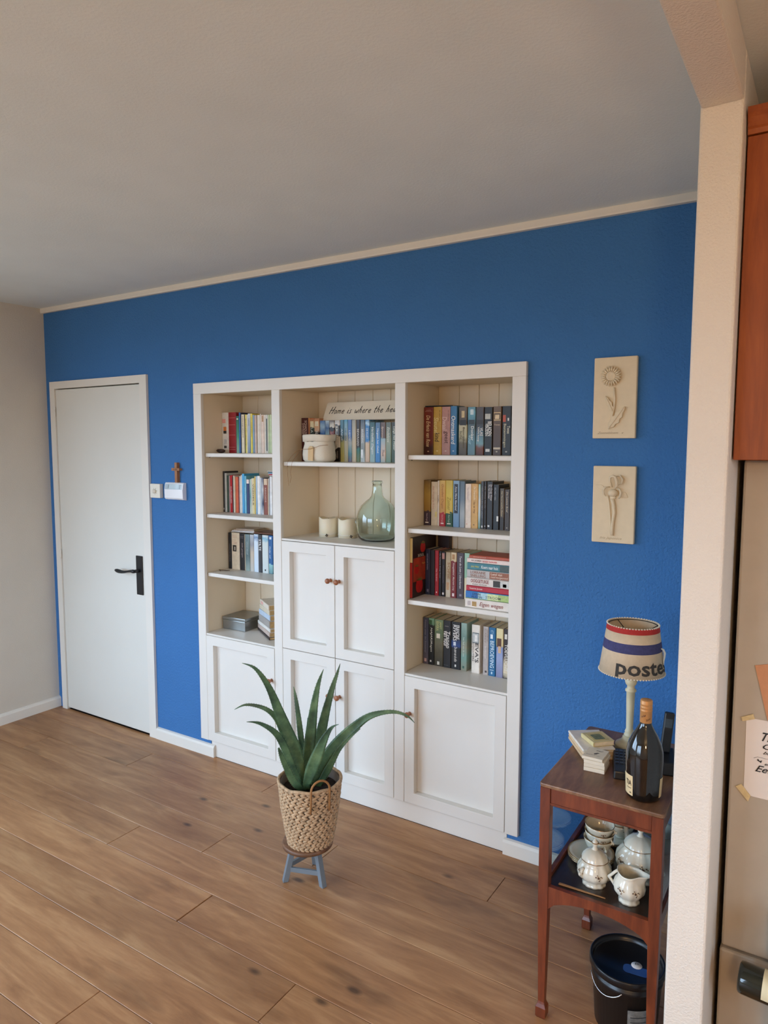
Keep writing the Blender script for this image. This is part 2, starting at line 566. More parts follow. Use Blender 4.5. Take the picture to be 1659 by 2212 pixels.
# carcass: sides, partitions, top, bottom
for a, b in ((1.348, 1.366), (1.860, 1.895), (2.553, 2.590), (3.085, 3.103)):
    box_part('side_panel', CREAM, bc, a, b, 0.0005, 0.315, 0.1, 1.955, bo)
box_part('top_panel', WHITE, bc, 1.348, 3.103, 0.0005, 0.315, 1.9555, 1.961, bo)
for (a, b) in COLX:
    box_part('inner_top', CREAM, bc, a+0.0005, b-0.0005, 0.0005, 0.288, 1.937, 1.955, bo)
    box_part('cabinet_floor', WHITE, bc, a+0.0005, b-0.0005, 0.0145, 0.288, 0.1, 0.116, bo)
# matchboard back: single boards with a bead joint
joints = [[1.366, 1.377, 1.480, 1.585, 1.690, 1.795, 1.860], [1.895, 1.913, 2.019, 2.123, 2.230, 2.332, 2.437, 2.543, 2.553],
          [2.590, 2.695, 2.793, 2.888, 2.990, 3.085]]
for js in joints:
    js = [js[0]]+[j for j in js[1:-1] if j-js[0] > 0.03 and js[-1]-j > 0.03]+[js[-1]]
    for a, b in zip(js[:-1], js[1:]):
        MB().box(a+0.0008, b-0.0008, D, 0.312, 0.12, 1.955).build('back_board', CREAM, bc, bo, bevel=0.0018)
box_part('back_panel', WHITE, bc, 1.348, 3.103, 0.3155, 0.330, 0.1, 1.955, bo)
# shelves
SH = [(0, 1.629), (0, 1.312), (0, 1.0), (1, 1.591), (2, 1.628), (2, 1.313), (2, 1.0)]
for c, z in SH:
    a, b = COLX[c]
    MB().box(a+0.006, b-0.002, 0.004, D-0.001, z-0.020, z).build('shelf', WHITE, bc, bo, bevel=0.004, seg=2)
    for xx in (a+0.004, b-0.004):
        pm = MB().lathe([(0.0001, 0), (0.003, 0), (0.003, 0.004), (0.0001, 0.004)], 8, (xx+ (0.008 if xx < (a+b)/2 else -0.008), 0.03, z-0.0245))
        pm.build('shelf_pin', plain((120, 110, 95), 0.4, 0.6), bc, bo)
for c, z in ((0, 0.679), (1, 1.223), (2, 0.678)):
    a, b = COLX[c]
    MB().box(a+0.0015, b-0.0015, -0.016, D-0.001, z-0.010, z).build('cabinet_top', WHITE, bc, bo, bevel=0.002)
    box_part('cabinet_top_rail', WHITE, bc, a+0.0015, b-0.0015, 0.0145, 0.03, z-0.05, z-0.0105, bo)

KNOBW = wood('turned_wood', (120, 70, 44), (160, 100, 66), (190, 128, 90), grain=(20, 20, 3), rough=0.4)
def cab_door(x0, x1, z0, z1, kx, kz):
    f = MB()
    t = 0.0495
    ya, yb = -0.0198, 0.0130
    X0, X1, Z0, Z1 = x0+t, x1-t, z0+t, z1-t
    # one continuous frame with a recessed field: outer ring, inner reveal
    def ring(y): return [(x0, y, z0), (x1, y, z0), (x1, y, z1), (x0, y, z1)], [(X0, y, Z0), (X1, y, Z0), (X1, y, Z1), (X0, y, Z1)]
    o1, i1 = ring(ya); o2, i2 = ring(yb)
    vs = o1+i1+o2+i2
    fs = []
    for k in range(4):
        n = (k+1) % 4
        fs += [(k, n, n+4, k+4), (k+8, k+12, n+12, n+8), (k, k+8, n+8, n), (k+4, n+4, n+12, k+12)]
    f.add(vs, fs)
    d = f.build('cabinet_door', WHITE, bc, bo, bevel=0.0012)
    # recessed panel with a small sloping quirk at the sill
    MB().box(X0+0.0004, X1-0.0004, 0.0085, 0.0125, Z0+0.0004, Z1-0.0004).build('door_panel', WHITE, d, bo, fixn=False)
    k = MB().lathe([(0.0001, 0), (0.0085, 0), (0.0085, 0.002), (0.006, 0.006), (0.0056, 0.011), (0.0075, 0.015), (0.0115, 0.019), (0.0128, 0.024), (0.0118, 0.029), (0.008, 0.032), (0.0001, 0.0335)], 20)
    k.xf(Matrix.Translation((kx-bo[0], ya-bo[1], kz-bo[2])) @ Matrix.Rotation(PI/2, 4, 'X'))
    k.build('knob', KNOBW, d)
cab_door(1.3745, 1.8495, 0.094, 0.668, 1.830, 0.506)
cab_door(1.9045, 2.2215, 0.684, 1.211, 2.199, 1.048)
cab_door(2.2245, 2.5435, 0.684, 1.211, 2.248, 1.047)
cab_door(1.9045, 2.2215, 0.094, 0.681, 2.199, 0.503)
cab_door(2.2245, 2.5435, 0.094, 0.681, 2.248, 0.503)
cab_door(2.5995, 3.0735, 0.094, 0.667, 2.626, 0.503)

# ================================================================== BOOKS
BOOKS = [
 ('A1', 1.629, 0.132, [
  (1.3671,0.0477,0.2141,(222,216,206),'white hardback with small cover pictures',[(0.12,0.18,(60,60,60),0.3,0.7),(0.22,0.34,(190,188,186),0.3,0.7),(0.48,0.55,(40,34,30),0.25,0.7),(0.55,0.65,(214,120,50),0.25,0.7),(0.74,0.84,(228,160,150),0.1,0.6)],[]),
  (1.4152,0.0548,0.2145,(150,28,34),'thick dark red hardback with pale lines',[(0.86,0.866,(220,150,140),0.1,0.9),(0.69,0.696,(220,150,140),0.1,0.9),(0.44,0.446,(220,150,140),0.1,0.9),(0.14,0.146,(220,150,140),0.1,0.9),(0.08,0.086,(220,150,140),0.1,0.9)],[]),
  (1.4704,0.0195,0.194,[(0,(150,190,170)),(0.45,(60,150,120)),(1,(20,110,90))],'green and mint book',[(0.9,0.94,(225,230,215),0.3,0.8)],[]),
  (1.4903,0.0104,0.2116,(50,110,180),'thin blue book',[],[]),
  (1.5011,0.0059,0.2114,(30,36,66),'thin navy book',[],[]),
  (1.5073,0.0228,0.2013,(226,212,180),'cream book with dark lettering',[],[('AARDRIJKSKUNDE',(70,60,50),0.5,0.04,0.6,0.3,0)]),
  (1.5305,0.0032,0.1993,(28,26,27),'very thin black book',[],[]),
  (1.5341,0.0125,0.2004,(232,216,110),'thin pale yellow book',[],[('geschiedenis',(90,80,40),0.5,0.1,0.8,0.3,0)]),
  (1.547,0.0062,0.2002,(234,232,224),'very thin white booklet',[],[]),
  (1.5536,0.0185,0.2051,[(0,(120,140,165)),(0.5,(160,178,195)),(1,(205,210,214))],'light blue grey book',[],[('natuur',(90,105,130),0.5,0.12,0.32,0.35,0)]),
  (1.5725,0.0136,0.2047,(236,216,84),'bright yellow book',[],[('muziekboek',(120,100,30),0.5,0.1,0.6,0.3,0)]),
  (1.5866,0.0136,0.1973,(128,160,188),'soft blue book',[],[]),
  (1.6006,0.0118,0.196,(216,190,180),'dusty pink thin book',[],[]),
  (1.6127,0.0065,0.1955,(180,160,138),'thin taupe booklet',[],[]),
  (1.6197,0.0182,0.1964,(228,218,204),'plain cream book',[],[]),
  (1.6383,0.0065,0.2016,(238,236,230),'thin tall white booklet',[],[]),
  (1.6452,0.0219,0.1965,(230,206,188),'peach coloured book',[(0.82,0.98,(178,130,66),0.35,0.75)],[]),
  (1.6674,0.0115,0.1961,(236,230,218),'white pocket book',[],[]),
  (1.6794,0.0132,0.1958,(222,222,216),'white book with charcoal spine label',[(0.06,0.9,(78,88,88),0.1,0.7)],[]),
  (1.693,0.0115,0.1955,(196,212,170),'pale green thin book',[],[]),
  (1.7048,0.0131,0.1964,(206,222,180),'light lime book',[],[]),
  (1.7196,0.0134,0.1961,(214,206,190),'beige book half behind the divider',[],[]),
 ]),
 ('A2', 1.312, 0.13, [
  (1.367,0.0129,0.2194,(34,30,28),'tall black book',[(0.06,0.1,(190,180,170),0.3,0.7)],[]),
  (1.3803,0.0145,0.2096,(196,198,192),'pale grey book',[],[]),
  (1.3953,0.0163,0.1982,(56,78,68),'dark green book',[],[]),
  (1.412,0.0084,0.1968,(190,150,152),'thin mauve book',[],[]),
  (1.4208,0.0158,0.1988,(196,28,44),'bright red book with white lettering',[],[('KLEUTERLIED',(235,225,225),0.5,0.3,0.75,0.4,0)]),
  (1.4369,0.0051,0.194,(50,30,34),'very thin dark brown book',[],[]),
  (1.4425,0.0106,0.1976,(224,218,204),'thin off-white book',[],[]),
  (1.4535,0.006,0.1918,(202,180,146),'thin tan booklet',[],[]),
  (1.4599,0.0201,0.1914,(216,104,66),'orange red book',[],[]),
  (1.4804,0.006,0.1917,(110,50,60),'thin maroon book',[],[]),
  (1.4868,0.0123,0.1953,(214,208,198),'light stone grey book',[],[]),
  (1.4995,0.0073,0.2021,(238,236,232),'thin white book',[],[]),
  (1.5072,0.0163,0.209,[(0,(60,150,200)),(1,(70,170,222))],'tall sky blue book',[],[]),
  (1.5238,0.0144,0.1978,(110,182,206),'light turquoise book',[],[('waterverf',(230,240,245),0.5,0.3,0.65,0.3,0)]),
  (1.5386,0.021,0.1802,(24,40,92),'navy book with white top',[(0.88,1,(240,220,210),0.0,1.0)],[]),
  (1.56,0.0125,0.1822,[(0,(210,214,190)),(0.5,(110,160,160)),(1,(190,210,190))],'sea green patterned book',[],[]),
  (1.5729,0.0067,0.1858,(236,232,222),'slim white book',[],[]),
  (1.5799,0.0141,0.1877,(228,214,160),'cream book with large grey letters',[],[('VOGELS',(90,80,70),0.5,0.15,0.75,0.6,0)]),
  (1.5945,0.0084,0.1977,(216,190,110),'thin mustard book',[],[]),
  (1.6033,0.011,0.198,[(0,(130,170,205)),(1,(190,210,225))],'baby blue thin book',[],[]),
  (1.6147,0.0197,0.2,(238,236,232),'white softcover book',[],[]),
  (1.6347,0.01,0.1922,(196,210,222),'ice blue thin book',[],[]),
  (1.6452,0.0134,0.1893,[(0,(220,222,225)),(0.3,(60,70,100)),(0.7,(210,212,216)),(1,(70,80,110))],'white and dark blue book',[],[]),
  (1.6595,0.0258,0.1866,(140,66,44),'brown book with cream top',[(0.83,1,(222,196,164),0,1.0)],[('REISGIDS',(220,190,170),0.5,0.25,0.65,0.35,0)]),
  (1.6857,0.0064,0.187,(222,206,180),'thin sand coloured book',[],[]),
  (1.6925,0.0073,0.1904,(170,172,176),'thin silver grey book',[],[]),
  (1.7002,0.0166,0.1987,(236,236,236),'chalk white book',[],[]),
  (1.7176,0.0148,0.1991,(200,196,188),'grey white book half behind the divider',[],[]),
 ]),
 ('A3', 1.0, 0.155, [
  (1.3736,0.0245,0.1984,(28,26,28),'narrow black book',[],[('verhalen uit het dorp',(130,125,125),0.5,0.3,0.8,0.3,0)]),
  (1.3985,0.0583,0.2002,(222,206,180),'thick cream book with a small dark picture',[(0.49,0.66,(36,30,28),0.17,0.62),(0.52,0.62,(190,180,165),0.36,0.5),(0.91,0.915,(200,140,110),0.15,0.7),(0.87,0.875,(200,140,110),0.15,0.7),(0.8,0.805,(200,140,110),0.2,0.6),(0.74,0.745,(200,120,100),0.15,0.7),(0.7,0.705,(200,120,100),0.15,0.7)],[]),
  (1.4572,0.0373,0.199,(34,32,34),'black book with grey title',[(0.92,0.925,(170,160,160),0.15,0.85),(0.88,0.885,(170,160,160),0.2,0.8)],[('Stille getuigen',(165,150,150),0.55,0.25,0.65,0.35,0.2)]),
  (1.4949,0.0028,0.1963,(220,206,180),'very thin ivory booklet',[],[]),
  (1.4981,0.0337,0.1976,[(0,(150,166,160)),(0.4,(88,110,112)),(1,(120,140,142))],'misty grey green book',[],[('Overdaad',(170,185,185),0.5,0.2,0.55,0.3,0.2)]),
  (1.5327,0.0279,0.198,[(0,(190,186,178)),(0.5,(196,180,160)),(0.75,(150,150,155)),(1,(190,195,200))],'grey beige book with skyline',[],[]),
  (1.5611,0.0322,0.2018,[(0,(206,222,236)),(0.8,(214,228,240)),(0.9,(110,140,180)),(1,(200,215,230))],'pale ice blue book',[],[]),
  (1.5937,0.0248,0.2011,(44,42,46),'charcoal book with white lettering',[],[('STILTE',(235,235,235),0.5,0.12,0.42,0.6,0)]),
  (1.6194,0.043,0.2011,[(0,(206,216,216)),(0.8,(214,224,222)),(0.9,(120,180,205)),(1,(222,226,224))],'white book with light blue top',[(0.055,0.1,(40,40,50),0.4,0.6)],[]),
  (1.6641,0.0303,0.2021,[(0,(90,130,140)),(0.25,(150,200,200)),(0.27,(20,90,150)),(1,(24,92,156))],'blue book with seascape foot',[(0.9,0.96,(220,230,240),0.25,0.7)],[('Onder zeil',(200,220,235),0.4,0.28,0.6,0.3,0.2)]),
  (1.6957,0.033,0.2044,(60,90,110),'slate blue book half behind the divider',[],[]),
 ]),
 ('B1', 1.591, 0.15, [
  (1.8962,0.042,0.2137,(74,30,30),'maroon book with silver lettering',[],[('SCHADUW',(200,180,170),0.68,0.06,0.42,0.34,0),('SWEEP',(200,180,170),0.3,0.12,0.4,0.34,0)]),
  (1.9386,0.0109,0.2132,[(0,(120,80,50)),(0.8,(170,110,70)),(1,(206,140,80))],'narrow orange brown book',[],[]),
  (1.9499,0.0264,0.2109,[(0,(30,40,36)),(0.78,(36,54,46)),(0.8,(200,190,150)),(1,(180,110,70))],'dark green book with pale bird picture',[(0.8,0.93,(226,216,180),0.1,0.9)],[('LA',(190,200,190),0.5,0.22,0.34,0.5,0)]),
  (1.9767,0.031,0.2103,[(0,(24,22,24)),(0.68,(30,26,26)),(0.7,(206,170,140)),(0.82,(214,170,130)),(1,(190,130,90))],'black book with peach top',[(0.82,0.93,(230,220,190),0.15,0.85)],[('IL',(200,200,190),0.5,0.3,0.4,0.5,0)]),
  (2.0111,0.032,0.1983,[(0,(24,36,66)),(0.7,(40,90,150)),(0.85,(150,180,200)),(1,(70,110,160))],'deep blue book',[],[]),
  (2.0435,0.0257,0.1977,[(0,(80,110,130)),(0.7,(120,150,160)),(0.82,(40,80,130)),(1,(170,190,200))],'grey blue sea book',[],[]),
  (2.0696,0.0306,0.1983,[(0,(110,48,44)),(0.74,(126,60,56)),(0.75,(40,34,34)),(0.83,(40,34,34)),(0.84,(220,212,196)),(1,(90,80,76))],'red brown book with white top',[],[('LANGUEDOC',(220,160,150),0.5,0.28,0.75,0.45,0)]),
  (2.1006,0.0326,0.1985,[(0,(22,20,22)),(0.33,(22,20,22)),(0.34,(216,210,196)),(0.62,(200,196,184)),(0.63,(50,48,48)),(0.88,(40,40,40)),(0.9,(214,208,200)),(1,(170,165,160))],'black and white book titled JERUZALEM',[],[('JERUZALEM',(236,232,222),0.35,0.12,0.66,0.6,0),('roman',(170,160,150),0.5,0.74,0.92,0.3,0)]),
  (2.1336,0.0222,0.1998,[(0,(190,176,96)),(0.45,(170,170,110)),(0.55,(60,100,120)),(1,(70,120,140))],'teal book with sandy foot',[],[('ANNE',(210,220,225),0.5,0.2,0.5,0.4,0.2)]),
  (2.1561,0.0225,0.2004,[(0,(190,186,150)),(0.4,(200,200,180)),(1,(80,150,180))],'pale blue and sand coloured book',[],[('HELEEN',(60,110,150),0.5,0.2,0.5,0.4,0.2)]),
  (2.179,0.0223,0.2,[(0,(120,110,140)),(0.2,(90,150,170)),(0.45,(180,195,200)),(0.6,(70,120,190)),(1,(90,120,170))],'blue and lilac book',[],[('LIEFDE',(210,225,235),0.5,0.25,0.5,0.4,0.2)]),
  (2.2017,0.0248,0.1984,[(0,(206,190,160)),(0.5,(206,196,172)),(1,(150,150,140))],'stone beige book',[],[]),
  (2.2269,0.0228,0.1991,[(0,(110,120,70)),(0.3,(40,110,100)),(0.35,(40,40,44)),(1,(60,50,50))],'dark book with green foot',[],[('BEWAARD',(220,215,205),0.5,0.22,0.62,0.45,0)]),
  (2.2502,0.0271,0.1975,[(0,(190,200,200)),(0.3,(130,140,140)),(0.6,(160,165,165)),(1,(70,90,110))],'grey book with white foam pattern',[(0.1,0.3,(225,228,228),0.15,0.6)],[('BRANDING',(225,228,230),0.5,0.22,0.55,0.4,0)]),
  (2.2777,0.0251,0.198,[(0,(206,176,150)),(0.45,(214,190,160)),(0.5,(60,130,190)),(0.85,(60,130,190)),(0.9,(190,220,235)),(1,(60,120,170))],'blue book with peach foot',[],[('DE KUST',(210,225,235),0.5,0.2,0.45,0.4,0)]),
  (2.3036,0.0305,0.1856,[(0,(150,180,180)),(0.5,(130,160,165)),(1,(40,90,100))],'teal book with white script',[],[('Verliefde Dagen',(232,236,236),0.5,0.12,0.8,0.45,0.3)]),
  (2.3345,0.0285,0.184,[(0,(60,130,190)),(0.5,(60,140,210)),(1,(90,120,150))],'bright blue book with white script',[],[('Vergeet het Geluk',(225,238,248),0.5,0.15,0.78,0.45,0.3)]),
  (2.3634,0.0286,0.1846,[(0,(160,176,170)),(0.2,(220,190,170)),(0.6,(150,180,190)),(0.62,(100,80,76)),(1,(110,96,92))],'brown and pale blue book',[],[('Sponsor',(225,205,190),0.4,0.1,0.4,0.45,0.3),('Thuis',(110,90,80),0.55,0.68,0.85,0.4,0.3)]),
  (2.3925,0.0296,0.1841,[(0,(110,140,120)),(0.5,(150,160,140)),(1,(100,110,104))],'olive grey book',[],[('Eindeloos',(220,225,215),0.5,0.12,0.5,0.45,0.3)]),
  (2.4225,0.0302,0.1835,[(0,(60,80,60)),(0.5,(70,90,76)),(1,(60,60,58))],'dark green book with white script',[],[('Langs het Water',(222,226,214),0.5,0.1,0.7,0.45,0.3)]),
  (2.4535,0.0303,0.183,(90,100,96),'grey green book half behind the divider',[],[]),
 ]),
 ('C1', 1.628, 0.15, [
  (2.5917,0.0478,0.2091,[(0,(70,22,20)),(0.15,(60,22,20)),(0.3,(110,38,26)),(1,(116,40,30))],'thick red brown book with cream script',[(0.935,0.94,(210,180,160),0.25,0.75),(0.91,0.915,(210,180,160),0.15,0.85),(0.06,0.08,(220,190,150),0.42,0.58)],[('De Erfenis van Rose',(226,200,160),0.5,0.17,0.83,0.42,0.3)]),
  (2.6399,0.0411,0.2093,(196,160,64),'mustard yellow book',[(0.07,0.09,(225,215,150),0.4,0.6)],[('Sleutel',(226,216,150),0.36,0.22,0.55,0.55,0.1),('kind',(70,56,30),0.5,0.54,0.73,0.55,0.1),('een nieuw leven',(120,96,40),0.82,0.07,0.3,0.16,0)]),
  (2.6815,0.0416,0.2087,(190,146,140),'dusty pink book',[(0.07,0.09,(225,205,200),0.4,0.6)],[('Dwaal',(226,200,196),0.36,0.21,0.49,0.55,0.1),('geest',(90,60,60),0.5,0.51,0.76,0.55,0.1),('een nieuw leven',(130,96,96),0.82,0.07,0.3,0.16,0)]),
  (2.7234,0.0323,0.2106,(58,124,176),'blue book with white title',[(0.07,0.09,(215,230,240),0.4,0.6)],[('Ontmaskerd',(236,242,246),0.48,0.2,0.78,0.62,0.1)]),
  (2.7637,0.0401,0.2051,[(0,(86,76,64)),(0.25,(110,100,80)),(0.4,(190,186,150)),(0.62,(196,190,156)),(0.64,(70,60,50)),(1,(110,96,80))],'brown book with portrait and pale middle',[(0.62,0.73,(36,32,30),0.15,0.9),(0.78,0.92,(206,186,140),0.35,0.7)],[('Bevrijdend',(90,80,60),0.6,0.42,0.85,0.3,0),('licht',(110,100,76),0.3,0.5,0.68,0.3,0)]),
  (2.8062,0.0369,0.204,[(0,(110,140,150)),(0.3,(96,140,156)),(0.62,(80,100,106)),(0.7,(80,130,150)),(0.9,(110,170,190)),(1,(90,140,160))],'teal blue book with bird',[(0.64,0.735,(50,60,66),0.12,0.9),(0.84,0.95,(205,225,230),0.35,0.75)],[('Donker',(230,235,235),0.64,0.4,0.7,0.36,0),('vuur',(160,200,215),0.3,0.58,0.78,0.3,0)]),
  (2.8447,0.0371,0.2028,[(0,(90,50,40)),(0.15,(120,64,44)),(0.25,(120,160,170)),(0.45,(80,110,130)),(0.6,(60,64,70)),(1,(80,70,70))],'dark book with blue and rust landscape',[(0.64,0.735,(50,46,48),0.12,0.9)],[('VLAS',(232,228,220),0.74,0.43,0.6,0.36,0),('VAN hoop',(232,228,220),0.34,0.41,0.72,0.32,0)]),
  (2.8834,0.0381,0.2017,(30,28,28),'black book with white title and moth emblem',[(0.75,0.86,(190,190,180),0.1,0.75),(0.07,0.13,(225,222,215),0.2,0.7)],[('BELADEN',(238,236,230),0.68,0.3,0.6,0.46,0),('VERLEDEN',(238,236,230),0.3,0.34,0.6,0.3,0)]),
  (2.9234,0.0379,0.2034,[(0,(80,60,50)),(0.5,(84,60,46)),(1,(110,86,64))],'brown book with framed drawing',[(0.12,0.16,(206,190,166),0,1.0),(0.71,0.88,(206,176,130),0.05,0.95),(0.73,0.86,(90,70,50),0.12,0.88),(0.74,0.83,(222,196,156),0.25,0.75),(0.06,0.085,(200,190,170),0.4,0.6)],[('Twee',(226,200,170),0.5,0.36,0.36,0.2,0)]),
  (2.9641,0.0413,0.2033,(34,32,32),'black book with red figure',[(0.68,0.82,(190,80,50),0.1,0.4),(0.7,0.76,(220,215,205),0.6,0.75),(0.06,0.085,(190,186,176),0.4,0.6)],[('Twee',(215,210,190),0.72,0.4,0.56,0.34,0),('Bestemmingen',(205,198,170),0.3,0.36,0.84,0.34,0)]),
  (3.0072,0.0298,0.2011,(60,56,56),'charcoal book half behind the frame',[],[]),
 ]),
 ('C2', 1.313, 0.155, [
  (2.5913,0.0342,0.2027,[(0,(66,50,64)),(0.31,(66,50,64)),(0.32,(150,116,50)),(0.7,(170,140,64)),(1,(120,94,50))],'gold and purple book',[(0.05,0.075,(225,220,215),0.25,0.75)],[('Anna Kruger',(190,170,180),0.5,0.73,0.92,0.3,0.2)]),
  (2.6284,0.0324,0.1959,(216,202,176),'cream book with faded red title',[(0.2,0.32,(222,206,120),0.7,0.95)],[('Een Vrouw te Kort',(196,150,130),0.4,0.1,0.62,0.28,0.2)]),
  (2.6611,0.009,0.202,(226,218,206),'thin white book beside the gold ones',[],[('Liefde',(90,80,80),0.5,0.33,0.48,0.5,0)]),
  (2.6706,0.0298,0.2031,[(0,(176,36,46)),(0.29,(176,36,46)),(0.3,(206,160,90)),(0.7,(216,170,96)),(1,(220,190,110))],'golden book with red foot',[(0.05,0.075,(240,225,220),0.25,0.75)],[('Anna Kruger',(225,180,170),0.5,0.74,0.92,0.3,0.2),('Gouden Oogst',(170,120,70),0.5,0.08,0.62,0.5,0.3)]),
  (2.7007,0.0359,0.204,[(0,(40,86,62)),(0.3,(40,86,62)),(0.31,(216,190,90)),(0.7,(222,204,90)),(1,(206,186,90))],'yellow book with green foot',[(0.05,0.075,(235,235,225),0.25,0.75)],[('Anna Kruger',(180,205,185),0.5,0.74,0.92,0.3,0.2),('Zomer',(176,156,70),0.5,0.35,0.65,0.5,0.3)]),
  (2.7374,0.0315,0.2034,[(0,(110,150,190)),(1,(140,176,206))],'light blue book with black title panel',[(0.3,0.93,(40,46,58),0.2,0.78)],[('Anna Mara Akerlund',(220,225,230),0.5,0.12,0.64,0.3,0.2)]),
  (2.7699,0.0258,0.2021,[(0,(150,160,168)),(0.3,(170,180,186)),(0.6,(110,130,146)),(1,(90,112,130))],'steel blue misty book',[],[]),
  (2.7967,0.0289,0.1914,(232,216,200),'pinkish white book',[(0.08,0.1,(210,160,140),0.2,0.4)],[('Van Verzoend',(190,170,165),0.5,0.08,0.36,0.3,0.2)]),
  (2.826,0.0318,0.1923,(212,166,96),'tan orange book',[(0.07,0.09,(110,80,40),0.3,0.5)],[('De Overtocht',(240,225,190),0.5,0.06,0.36,0.3,0.2),('Op de Wal',(100,70,40),0.42,0.4,0.66,0.3,0.2)]),
  (2.8581,0.0117,0.1915,[(0,(90,140,130)),(0.3,(190,210,214)),(0.6,(216,220,216)),(1,(150,190,180))],'thin white and sea green book',[],[]),
  (2.8702,0.0142,0.2037,(64,68,76),'graphite grey book',[(0.03,0.07,(225,225,225),0.3,0.7)],[('VERLOREN IN HET LICHT',(150,155,165),0.55,0.1,0.78,0.36,0)]),
  (2.8848,0.0125,0.2038,(36,32,34),'narrow black book with grey title',[(0.05,0.075,(200,200,200),0.35,0.65)],[('De Witte Nacht',(150,145,145),0.5,0.1,0.56,0.36,0.2)]),
  (2.8977,0.0284,0.2038,(32,29,31),'black book with double title',[(0.05,0.09,(220,220,220),0.2,0.5)],[('Een Koude Winter',(205,200,200),0.75,0.06,0.4,0.3,0.2),('Yn Het Donker',(205,200,200),0.4,0.06,0.36,0.3,0.2)]),
  (2.927,0.0276,0.1923,(30,32,36),'black book with white sticker',[(0.19,0.305,(230,228,222),0.62,0.92)],[('VERZAMELD WERK',(150,155,160),0.35,0.06,0.35,0.28,0)]),
  (2.9568,0.0216,0.177,[(0,(48,38,34)),(0.3,(48,38,34)),(0.4,(96,78,58)),(1,(76,66,54))],'dark olive brown book',[],[('Het Verre Land,De Zomer',(206,190,150),0.5,0.06,0.68,0.3,0.2)]),
  (2.9789,0.0242,0.1734,(66,54,48),'dark chocolate brown book',[(0.05,0.08,(160,150,135),0.4,0.6)],[('De Laatste Brief',(206,190,165),0.5,0.06,0.56,0.3,0.2)]),
  (3.0043,0.0216,0.1974,(80,62,52),'brown book half behind the frame',[],[]),
 ]),
 ('C3', 1.0, 0.147, [
  (2.6045,0.0261,0.2068,(30,36,60),'navy blue book',[(0.06,0.12,(120,110,130),0.4,0.75)],[('INGE MAARTENSEN',(140,145,165),0.5,0.1,0.45,0.25,0)]),
  (2.631,0.0227,0.2041,(30,26,30),'slim black book beside the navy one',[],[]),
  (2.6541,0.0197,0.2042,(168,30,40),'red book with white emblem',[(0.06,0.09,(235,215,215),0.4,0.65)],[('Het Verdriet',(225,170,170),0.55,0.4,0.68,0.36,0.2)]),
  (2.6742,0.0146,0.2025,(28,24,28),'black book with pale title',[],[('De Verkenner Brengt Troost',(190,180,180),0.5,0.05,0.6,0.36,0.2)]),
  (2.6892,0.018,0.2007,(32,26,30),'black book with pink picture',[(0.84,0.97,(190,140,130),0.1,0.8),(0.04,0.09,(230,225,225),0.2,0.7)],[('Winternacht',(120,110,120),0.5,0.3,0.7,0.3,0.2)]),
  (2.7083,0.0255,0.2011,[(0,(206,196,176)),(0.15,(216,206,186)),(0.5,(176,160,130)),(0.75,(200,186,156)),(1,(176,160,130))],'beige floral book',[(0.16,0.33,(200,160,120),0.2,0.75)],[('SOFIE',(150,110,70),0.65,0.22,0.6,0.45,0)]),
  (2.7342,0.028,0.2017,[(0,(126,30,34)),(0.8,(126,30,34)),(0.81,(216,196,156)),(1,(224,206,170))],'dark red book with cream photo top',[(0.85,0.96,(186,140,90),0.25,0.7),(0.03,0.1,(235,220,220),0.3,0.65)],[('Vreugdekind  Maureen Lang',(235,215,205),0.5,0.23,0.84,0.36,0.2)]),
  (2.7626,0.0368,0.2029,(70,58,66),'purple grey book with white script',[(0.05,0.1,(150,140,150),0.4,0.7)],[('Tessa de Loen | Uitverkoren',(225,220,222),0.5,0.07,0.78,0.34,0.25)]),
  (2.7998,0.0267,0.204,[(0,(226,212,176)),(0.47,(226,212,176)),(0.48,(150,190,160)),(1,(160,200,176))],'mint green and cream book',[],[('zomerzon',(110,150,140),0.55,0.2,0.45,0.25,0)]),
 ]),
 ('C4', 0.678, 0.15, [
  (2.5943,0.0283,0.2142,[(0,(92,84,96)),(0.3,(76,78,96)),(0.6,(70,76,98)),(1,(66,70,90))],'slate purple book',[(0.05,0.12,(190,160,160),0.3,0.7)],[('Francine winter  Een Zonnestraal',(140,140,160),0.5,0.05,0.75,0.24,0.1)]),
  (2.6233,0.0294,0.215,[(0,(24,24,26)),(0.85,(28,32,30)),(0.88,(110,150,120)),(1,(120,160,130))],'black book with green flower top',[(0.06,0.1,(225,225,225),0.3,0.55),(0.87,0.96,(50,90,50),0.1,0.6)],[('NAJARSRegen',(214,214,206),0.5,0.2,0.72,0.4,0.2)]),
  (2.6532,0.0453,0.2136,[(0,(60,56,44)),(0.3,(86,80,60)),(0.5,(110,106,84)),(0.7,(100,116,84)),(1,(120,140,104))],'olive green book with yellow lettering',[(0.6,0.7,(226,220,200),0.25,0.65),(0.03,0.1,(220,220,210),0.35,0.6)],[('JANET',(196,196,130),0.68,0.04,0.2,0.3,0),('RIVERA',(196,196,130),0.36,0.04,0.24,0.3,0)]),
  (2.6988,0.0387,0.2146,(34,33,36),'black book titled Tranen van vuur',[(0.05,0.055,(110,110,110),0.1,0.7),(0.87,0.89,(100,95,95),0.2,0.7)],[('Tranen',(236,234,228),0.66,0.22,0.58,0.5,0.1),('van vuur',(236,234,228),0.28,0.22,0.56,0.42,0.1)]),
